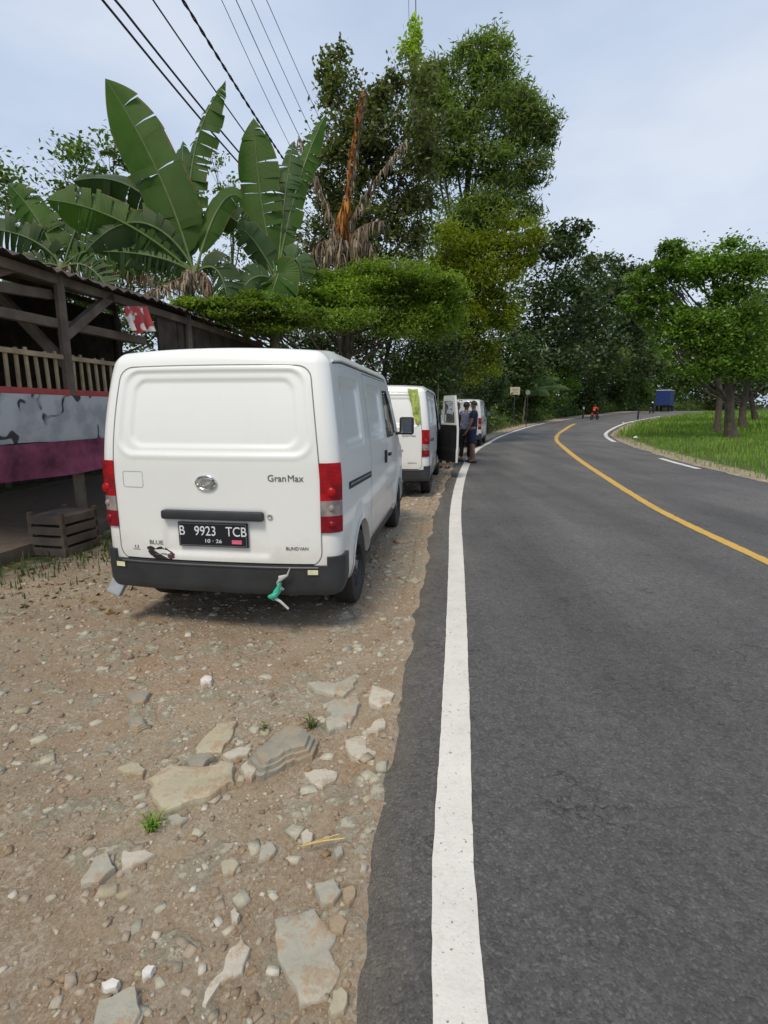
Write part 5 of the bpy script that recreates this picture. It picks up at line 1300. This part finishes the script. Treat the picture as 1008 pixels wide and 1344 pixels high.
# ------------------------------------------------------------------ signs and marker posts
Y=45; c=at(676,513,Y); sg_=thing('road_sign','small cream sign board on a post among the shrubs by the bend','sign',gb(c.x,Y))
base=Vector(sg_.location)
m_=MB(); m_.tube([(0,.05,0),(0,.05,c.z-base.z+.3)],.045,8); m_.build('post',M['rim'],sg_,smooth=True)
m_=MB(); m_.box((0,0,c.z-base.z),(.84,.03,.62)); bd=m_.build('board',simple('cream board',(.50,.46,.33),.6),sg_,bevel=.01)
m_=MB()
for k in range(3): m_.box((0,-.018,c.z-base.z+.14-.14*k),(.52-.1*(k%2),.004,.05))
m_.build('lettering',simple('faded lettering',(.2,.2,.16),.6),bd)
Y=43; c=at(693,515,Y); b=gb(c.x,Y); m_=MB(); m_.tube([b,(c.x,Y,c.z+.2)],.03,8); s2=thing('small_sign','small pale round sign just right of the cream sign board','sign',b)
m_=MB(); m_.tube([(0,0.03,0),(0,.03,c.z-b[2]+.2)],.03,8); m_.build('post',M['rim'],s2); m_=MB(); m_.lathe([(0,0),(0,.2),(.02,.2),(.02,0)],(0,0,c.z-b[2]),'Y',20); m_.build('disc',simple('pale disc',(.20,.23,.18),.6),s2)
for (px,py,h,lab,topc) in ((765,549,1.1,'white topped marker post on the outer side of the bend behind the red motorcycle',True),(837,551,1.3,'short dark post on the inner verge near the far end of the grass',False)):
    q=gnd(px,py); t=thing('marker_post',lab,'post',tuple(q),0,'marker posts by the road')
    m_=MB(); m_.box((0,0,h*.5),(.16,.16,h),taper=.85); po_=m_.build('post',M['rim'],t,bevel=.01)
    if topc: m_=MB(); m_.box((0,0,h+.14),(.17,.17,.28)); m_.build('white_cap',M['platewhite'],t,bevel=.01)
M['litterwhite']=simple('white litter',(.7,.7,.66),.7)
for i,(px,py,s,lab) in enumerate([(852,555,.22,'white scrap of litter highest on the inner grass verge'),(831,556,.16,'white scrap of litter on the grass near the short dark post'),(842,553,.15,'small white scrap between the two larger scraps on the verge'),(834,578,.13,'pale stone at the gravelly edge of the inner verge'),(866,566,.10,'small white scrap near the right edge of the grass'),(818,557,.16,'white scrap at the tip of the inner verge')]):
    q=gnd(px,py); m_=MB(); r=np.random.default_rng(i+50); n=9
    m_.add([(s*cos(2*pi*k/n)*r.uniform(.6,1.1),s*sin(2*pi*k/n)*r.uniform(.5,1),.10+.05*r.random()) for k in range(n)]+[(s*.5*cos(2*pi*k/n),s*.5*sin(2*pi*k/n),.16+.06*r.random()) for k in range(n)],[(k,(k+1)%n,n+(k+1)%n,n+k) for k in range(n)]+[tuple(range(n,2*n))])
    tag(m_.build('litter_scrap' if i!=3 else 'stone',M['litterwhite'],loc=tuple(q)),lab,'litter' if i!=3 else 'stone')
# ------------------------------------------------------------------ shed
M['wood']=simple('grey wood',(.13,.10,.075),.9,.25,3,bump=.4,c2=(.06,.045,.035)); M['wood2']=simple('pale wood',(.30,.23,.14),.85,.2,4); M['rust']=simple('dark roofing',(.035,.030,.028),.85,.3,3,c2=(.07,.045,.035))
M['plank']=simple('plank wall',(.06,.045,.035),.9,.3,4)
shd=thing('roadside_shed','open wooden shed with dark sloping roof left of the nearest van','shed',(-3.55,6.4,-.03),-.15)
def sh(name,fn,mt,**k): m_=MB(); fn(m_); return m_.build(name,mt,shd,**k)
# local: +y along the road, -x away from it; eave at x=0, z=3.05
def roof(m_):
    n=110; y0,y1=-3.2,5.6; vs=[]
    for i in range(n+1):
        y=y0+(y1-y0)*i/n; zc=.022*sin(i*pi*.9)
        for (x,z) in ((.18,2.98),(-.1,3.07),(-3.8,4.0)): vs.append((x+.03*sin(i*.7)*(x>0),y,z+zc+.03*sin(i*.13)))
    fs=[(i*3+j,i*3+j+1,i*3+j+4,i*3+j+3) for i in range(n) for j in range(2)]
    m_.add(vs,fs); m_.add([(a,b,c-.012) for a,b,c in vs],fs)
sh('roof',roof,M['rust'],smooth=True)
for (x,y) in ((0,-3),(-.02,-.4),(0,2.3),(0,5.3),(-3.4,-3),(-3.4,2),(-3.4,5.3)):
    sh('post',lambda m_:m_.tube([(x,y,0),(x+.03,y+.02,3.0 if x>-1 else 3.85)],[.065,.055],8),M['wood'],smooth=True)
for a,b in (((0,-3.1,2.9),(0,5.5,2.9)),((-.05,-3.1,2.42),(-.05,1.2,2.46)),((-3.4,-3.1,3.75),(-3.4,5.5,3.75)),((0,-.4,2.0),(-.9,-.4,2.95)),((0,-.4,2.3),(0,.5,2.92)),((0,-.9,2.92),(-.6,-2,2.3)),((0,-1.2,2.9),(-3.4,-1.2,3.8)),((0,-3,2.9),(-3.4,-3,3.8)),((0,1,2.9),(-3.4,1,3.8)),((-.1,-2.6,2.55),(-.1,-.4,2.75))):
    sh('beam',lambda m_:m_.beam(a,b,.09,.10),M['wood'],bevel=.008)
def slats(m_):
    for k in range(34): m_.beam((-.02,-3+.13*k,1.72),(-.02+.01*sin(k),-3+.13*k,2.12+.02*sin(k*2.1)),.035,.02)
    m_.beam((-.0,-3.05,2.08),(0,1.5,2.08),.03,.05)
sh('bamboo_railing',slats,M['wood2'])
sh('red_rail',lambda m_:m_.box((.01,-.8,1.69),(.05,4.6,.07)),simple('red paint',(.35,.05,.04),.6),bevel=.005)
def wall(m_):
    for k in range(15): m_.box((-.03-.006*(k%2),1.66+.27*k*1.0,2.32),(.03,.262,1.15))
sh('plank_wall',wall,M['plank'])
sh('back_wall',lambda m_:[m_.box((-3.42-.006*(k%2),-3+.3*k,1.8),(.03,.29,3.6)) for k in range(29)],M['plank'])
sh('floor_slab',lambda m_:m_.box((-1.7,1.2,.05),(3.5,8.6,.16)),simple('shed floor',(.16,.12,.09),.9))
def banner():
    m,nt,out=mat('painted banner'); g=N(nt); p=g.n('BsdfPrincipled'); tc=g.n('TexCoord'); o=tc.outputs['Object']
    c=g.mix(g.ramp(g.noise(o,4,3),[(.4,0.),(.6,1.)]),(.42,.43,.44),(.30,.31,.33))
    k=g.math('MULTIPLY',g.ramp(g.noise(o,3.2,1.5,.4),[(.46,0.),(.47,1.),(.51,1.),(.52,0.)]),g.ramp(g.noise(o,1.7,2),[(.47,0.),(.5,1.)])); c=g.mix(k,c,(.03,.03,.035))
    g.l(c,p.inputs['Base Color']); p.inputs['Roughness'].default_value=.7; g.l(p.outputs[0],out.inputs[0]); return m
M['banner']=banner()
def cloth(nm,label,cat,corners,mt,drop,amp,n=26,m=14,seed=1,thick=.004):
    """corners: a,b top edge ; drop vector"""
    a,b=Vector(corners[0]),Vector(corners[1]); d=Vector(drop); vs=[]; nr=d.cross(b-a).normalized()
    for j in range(m+1):
        for i in range(n+1):
            u,v=i/n,j/m; p=a.lerp(b,u)+d*v*(1+.06*sin(u*9+seed)); p+=nr*amp*(sin(u*14+seed+v*2)*v+.4*sin(u*31+seed)*v)
            vs.append(p)
    fs=[(j*(n+1)+i,j*(n+1)+i+1,(j+1)*(n+1)+i+1,(j+1)*(n+1)+i) for j in range(m) for i in range(n)]
    m_=MB(); m_.add(vs,fs); m_.add([v+nr*thick for v in vs],fs)
    return tag(m_.build(nm,mt,smooth=True),label,cat)
R_=Matrix.Rotation(-.15,4,'Z'); SL=lambda x,y,z:Vector((-3.55,6.4,-.03))+(R_@Vector((x,y,z)))
cloth('banner','grey banner with black scrawled shapes hanging on the shed front','banner',(SL(.05,-3,1.66),SL(.05,1.3,1.66)),M['banner'],(0,0,-.52),.008,60)
cloth('cloth','dusty magenta cloth hanging below the grey banner of the shed','cloth',(SL(.07,-3,1.16),SL(.07,1.3,1.16)),simple('magenta cloth',(.22,.05,.10),.9,.3,5),(0,0,-.36),.03,60,seed=3)
def rw():
    m,nt,out=mat('red white cloth'); g=N(nt); p=g.n('BsdfPrincipled'); tc=g.n('TexCoord')
    g.l(g.ramp(g.noise(tc.outputs['Object'],4.5,2),[(.46,(.6,.57,.53)),(.5,(.40,.05,.05))]),p.inputs['Base Color']); p.inputs['Roughness'].default_value=.85; g.l(p.outputs[0],out.inputs[0]); return m
M['rw']=rw()
q=at(163,402,6.9); q2=at(193,402,7.3); cloth('flag_cloth','faded red and white cloth hanging under the shed eave','cloth',(tuple(q),tuple(q2)),M['rw'],(.06,0,-.32),.05,14,10,5)
for i,(x,y,w_,h_,lab) in enumerate([(-.3,-1.0,.5,.45,'brown wooden crate on the ground under the magenta cloth'),(-.35,.4,.6,.35,'low wooden bench plank pile by the shed front')]):
    m_=MB(); p=SL(x+.55,y,.0)
    for k in range(4): m_.box((0,0,.05+h_/4*k),(.42,w_,h_/4-.03))
    for sx in (-1,1):
        for sy_ in (-1,1): m_.box((sx*.19,sy_*w_*.45,h_/2),(.04,.04,h_+.04))
    ob=m_.build('wooden_crate',M['wood'],bevel=.006); ob.location=(p.x,p.y,float(ground_z(np.array([p.x]),np.array([p.y]))[0])); ob.rotation_euler=(0,0,-.2+i*.3); tag(ob,lab,'crate')

# ------------------------------------------------------------------ rag and band on the vans
va=Matrix.Rotation(-.1411,4,'Z'); vb=Matrix.Rotation(-.16,4,'Z')
m_=MB(); O=Vector(van.location); W1=lambda x,y,z:O+(va@Vector((x,y,z)))
r=np.random.default_rng(3)
m_.tube([W1(.46,-.02,.345),W1(.45,-.045,.36),W1(.44,-.05,.40),W1(.455,-.045,.43),W1(.50,-.04,.45),W1(.52,-.04,.50)],[.010,.015,.013,.02,.008,.003],7,1)
m_.tube([W1(.455,-.04,.36),W1(.42,-.055,.32),W1(.39,-.05,.30),W1(.41,-.045,.28)],[.014,.022,.026,.012],7,0)
m_.tube([W1(.42,-.05,.33),W1(.44,-.05,.36),W1(.455,-.05,.40)],[.02,.018,.010],7,0)
m_.tube([W1(.41,-.045,.29),W1(.45,-.05,.27),W1(.50,-.045,.22)],[.012,.009,.008],7,1)
tag(m_.build('tied_rag',[simple('green rag',(.04,.42,.28),.6,.2,20),simple('grey rag',(.45,.47,.46),.7)],smooth=True),'green and white plastic rag tied to the rear bumper of the nearest van','rag')
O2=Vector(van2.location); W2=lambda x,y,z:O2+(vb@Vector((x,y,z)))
# yellow green band following the body at the rear right roof corner
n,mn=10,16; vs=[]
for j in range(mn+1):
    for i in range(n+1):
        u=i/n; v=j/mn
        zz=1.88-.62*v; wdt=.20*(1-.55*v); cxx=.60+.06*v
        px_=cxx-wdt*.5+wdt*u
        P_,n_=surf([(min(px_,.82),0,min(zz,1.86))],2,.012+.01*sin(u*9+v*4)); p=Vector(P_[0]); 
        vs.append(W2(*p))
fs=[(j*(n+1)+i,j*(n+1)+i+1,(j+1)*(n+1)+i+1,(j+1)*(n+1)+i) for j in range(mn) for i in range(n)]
m_=MB(); m_.add(vs,fs); tag(m_.build('corner_band',simple('yellow green band',(.36,.46,.10),.8,.3,14),smooth=True),'yellow green band over the rear corner of the second van','cloth')

# ------------------------------------------------------------------ flagstones and stones in the shoulder
def slabmat(name,c,c2):
    m,nt,out=mat(name); g=N(nt); p=g.n('BsdfPrincipled'); tc=g.n('TexCoord'); o=tc.outputs['Object']
    b=g.ramp(g.noise(o,5,7,.65),[(.3,c),(.6,c2),(.75,tuple(min(1,x*1.25) for x in c2))])
    dirt_=g.ramp(g.noise(o,11,8,.75),[(.5,0.),(.60,.85)]); b=g.mix(dirt_,b,(.32,.23,.145))
    g.l(b,p.inputs['Base Color']); p.inputs['Roughness'].default_value=.85
    n1=g.bump(g.noise(o,45,8,.7),.6,.008); g.l(g.bump(g.noise(o,7,5),.5,.03,n1),p.inputs['Normal']); g.l(p.outputs[0],out.inputs[0]); return m
SM={'blue':slabmat('blue grey slab',(.29,.28,.225),(.38,.365,.30)),'buff':slabmat('buff slab',(.33,.29,.20),(.42,.38,.27)),'pale':slabmat('pale slab',(.40,.36,.29),(.50,.46,.38)),'dark':slabmat('dark stone',(.20,.19,.15),(.30,.28,.22)),'brown':slabmat('brown stone',(.27,.19,.12),(.36,.28,.19)),'white':slabmat('white stone',(.55,.52,.47),(.72,.70,.66))}
def slab(label,poly,mt,h,seed,layers=0,name='flagstone',cat='stone',group=None):
    """poly: outline measured in the photo"""
    r=np.random.default_rng(seed); P=[gnd(*p) for p in poly]; c=sum(P,Vector())/len(P); h=h*.55+.010 if not layers else h*.85
    # refine outline
    Q=[]
    for a,b in zip(P,P[1:]+P[:1]):
        L=(b-a).length; k=max(2,int(L/.018))
        for i in range(k):
            q=a.lerp(b,i/k); q+=Vector((float(fbm(np.array([q.x*16+seed*3]),np.array([q.y*16]),3,seed)[0]),float(fbm(np.array([q.x*16+40+seed]),np.array([q.y*16]),3,seed+5)[0]),0))*.09*min(1,L*6)+Vector((r.uniform(-1,1),r.uniform(-1,1),0))*.0025; Q.append(q)
    n=len(Q); rings=[(1.0,-.03),(1.0,h*.45),(.965,h*.85),(.90,h)]
    if layers: rings=[(1.0,-.03),(1.0,h*.3),(.93,h*.38),(.90,h*.38),(.88,h*.62),(.78,h*.66),(.74,h*.9),(.64,h*.95)]
    rings+= [(k,None) for k in (.7,.5,.3,.12)] if not layers else [(k,None) for k in (.5,.35,.2,.08)]
    g0=float(ground_z(np.array([c.x]),np.array([c.y]))[0])
    m_=MB(); vs=[]
    for ri,(s_,zz) in enumerate(rings):
        for i,q in enumerate(Q):
            x=c.x+(q.x-c.x)*s_; y=c.y+(q.y-c.y)*s_
            base_z=h if zz is None else zz
            und=float(fbm(np.array([x*14+seed]),np.array([y*14]),4,seed)[0])*(.012+.25*h)*(0 if ri==0 else 1)
            tilt=(x-c.x)*r0[0]+(y-c.y)*r0[1] if ri>0 else 0
            vs.append((x-c.x,y-c.y,base_z+und+tilt))
        if ri==0: r0=(r.uniform(-.05,.05),r.uniform(-.05,.05))
    fs=[(a*n+i,a*n+(i+1)%n,(a+1)*n+(i+1)%n,(a+1)*n+i) for a in range(len(rings)-1) for i in range(n)]+[tuple((len(rings)-1)*n+i for i in range(n))]
    m_.add(vs,fs); ob=m_.build(name,SM[mt],smooth=True,loc=(c.x,c.y,g0)); ob.data.set_sharp_from_angle(angle=radians(32))
    return tag(ob,label,cat,group)
slab('large smooth blue grey flagstone, widest stone at the bottom of the shoulder',[(362,1205),(412,1192),(432,1215),(441,1290),(425,1315),(392,1316),(380,1283),(356,1258)],'blue',.018,1)
slab('small five sided blue grey stone just above the large smooth flagstone',[(414,1162),(438,1154),(449,1172),(438,1189),(419,1186)],'blue',.016,2)
slab('broad buff flat rock left of the layered grey rock',[(194,1015),(225,998),(262,1000),(303,997),(309,1022),(282,1036),(246,1050),(214,1064),(195,1045)],'buff',.030,3)
slab('raised layered grey rock with ridged top in the middle of the shoulder',[(322,1000),(350,968),(388,952),(418,964),(412,985),(370,1006),(338,1018)],'dark',.085,4,layers=1,name='layered_rock')
slab('pale flat stone at the left foot of the layered rock',[(316,1000),(330,990),(334,1006),(332,1018),(320,1012)],'pale',.03,41)
slab('grey block stone with straight top, right of the layered rock',[(430,920),(468,912),(470,930),(456,952),(428,958)],'blue',.028,5)
slab('cracked pale flat stone closest to the asphalt',[(452,970),(484,960),(497,980),(490,1004),(470,998),(456,988)],'pale',.022,6)
slab('small pale wedge stone touching the cracked stone by the asphalt',[(480,958),(505,945),(506,958),(494,962)],'pale',.02,7)
slab('dusty buff patch of flat rock above the broad buff rock',[(255,970),(280,945),(308,940),(304,960),(292,980),(258,982)],'buff',.010,8)
slab('long low grey stone nearest the van among the upper stones',[(400,893),(440,893),(468,884),(466,900),(452,910),(415,903)],'blue',.016,9)
slab('pale rounded stone at the upper right, between asphalt and the long low stone',[(486,902),(500,906),(518,914),(514,926),(496,932),(484,918)],'pale',.018,10)
slab('thin pale star shaped stone right below the layered rock',[(402,1008),(425,1004),(442,1008),(440,1018),(424,1028),(410,1020)],'pale',.012,11)
slab('grey blue slab cut by the bottom left of the shoulder',[(128,1318),(160,1302),(184,1293),(186,1330),(175,1352),(120,1352)],'blue',.03,12)
slab('long pale dusty stone running up left of the large smooth flagstone',[(298,1240),(318,1228),(326,1240),(318,1268),(290,1290),(268,1316),(262,1310),(290,1272)],'pale',.006,13)
slab('greenish grey stone at the left edge of the shoulder',[(122,1120),(140,1116),(151,1134),(130,1152),(110,1154)],'blue',.02,14)
slab('pair mate pale stone just right of the greenish grey edge stone',[(160,1112),(190,1110),(202,1116),(178,1130),(163,1134)],'pale',.016,15)
slab('small dark stone farthest left below the nearest van',[(168,902),(184,897),(196,900),(186,912),(172,914)],'dark',.03,16)
slab('striped small stone stack below the farthest left dark stone',[(166,932),(186,930),(192,940),(178,948),(168,944)],'dark',.035,17,layers=1)
slab('bright white lump of stone behind the van on open dirt',[(262,886),(268,880),(277,882),(276,891),(264,893)],'white',.03,18)
slab('tall buff stone beside the asphalt at the very bottom',[(436,1310),(450,1303),(458,1316),(450,1338),(434,1346),(430,1335)],'buff',.035,19)
slab('flat greyish stone left of the broad buff rock',[(150,998),(176,990),(190,1000),(184,1012),(160,1006)],'buff',.010,20)
slab('small grey stone lying on the top edge of the broad buff rock',[(240,994),(262,987),(282,990),(268,1004),(250,1004)],'dark',.040,21)
slab('narrow pale stone bridging the buff rock and the layered rock',[(290,985),(318,974),(330,976),(322,984),(300,992)],'pale',.02,22)
slab('egg shaped pale pebble lone in the middle of the bare dirt',[(301,1195),(308,1190),(314,1198),(312,1208),(303,1208)],'pale',.03,23)
slab('small blue grey stone above the five sided stone',[(437,1118),(448,1112),(451,1122),(443,1130)],'blue',.02,24)
slab('brownish stone near the asphalt right of the five sided stone',[(450,1172),(464,1168),(468,1180),(458,1192),(449,1186)],'brown',.022,25)
slab('pale stone close to the asphalt above the tall buff stone',[(430,1212),(446,1204),(456,1212),(448,1228),(434,1226)],'brown',.016,26)
slab('buff pebble upper of the loose ones right of the layered rock base',[(394,1092),(402,1086),(410,1092),(406,1104),(396,1103)],'pale',.022,27)
slab('flat stone chip lying on dirt under the front of the nearest van',[(536,764),(546,759),(552,764),(544,769)],'buff',.03,28)
slab('dark flat plank like stone on the dirt beside the second van',[(516,709),(530,706),(538,709),(526,713)],'brown',.03,29)
slab('grey pebble by the left weeds below the buff rock',[(218,1068),(232,1062),(246,1068),(236,1076),(222,1076)],'blue',.016,30)
slab('white chalky stone left of centre near the bottom',[(186,1272),(196,1262),(204,1266),(198,1278),(188,1284)],'white',.02,31)
slab('white chalky stone above the bottom left slab',[(134,1288),(146,1284),(156,1288),(152,1298),(138,1299)],'white',.02,32)
slab('two toned flat stone in the middle left rubble',[(290,1128),(306,1122),(314,1130),(306,1144),(292,1146)],'buff',.014,33)
slab('grey tilted stone in the rubble above the bare dirt patch',[(340,1096+12),(356,1100),(364,1108),(352,1122),(340,1126)],'blue',.016,34)
# weed tufts and straw
def tuft(px,py,n,h,lab,seed,mt='grass'):
    r=np.random.default_rng(seed); q=gnd(px,py); z=float(ground_z(np.array([q.x]),np.array([q.y]))[0]); m_=MB()
    for k in range(n):
        a=r.uniform(0,2*pi); L=h*r.uniform(.5,1.1); b=Vector((r.uniform(-.02,.02),r.uniform(-.02,.02),0)); w_=.0035
        d=Vector((cos(a),sin(a),0)); s_=Vector((-sin(a),cos(a),0))*w_
        p1=b+d*L*.35+Vector((0,0,L*.6)); p2=b+d*L*.9+Vector((0,0,L*.7))
        m_.add([b-s_,b+s_,p1+s_,p1-s_,p2],[(0,1,2,3),(3,2,4)])
    tag(m_.build('weed_tuft',M[mt],loc=(q.x,q.y,z)),lab,'weed')
tuft(200,1078,34,.07,'small green weed tuft at the lower edge of the broad buff rock',1)
tuft(408,948,26,.07,'dry yellowish grass tuft behind the layered rock',2,'weeds')
tuft(345,950,14,.05,'tiny grass tuft left of the layered rock top',3,'weeds')
m_=MB(); a,b=gnd(395,1116),gnd(452,1106); m_.tube([a+Vector((0,0,.016)),a.lerp(b,.5)+Vector((0,0,.022)),b+Vector((0,0,.018))],.0028,6); m_.tube([a.lerp(b,.1)+Vector((0,0,.02)),b+Vector((-.02,.015,.02))],.002,6)
tag(m_.build('straw',simple('straw',(.55,.40,.14),.7),smooth=True),'yellow straw lying on the dirt near the asphalt','straw')
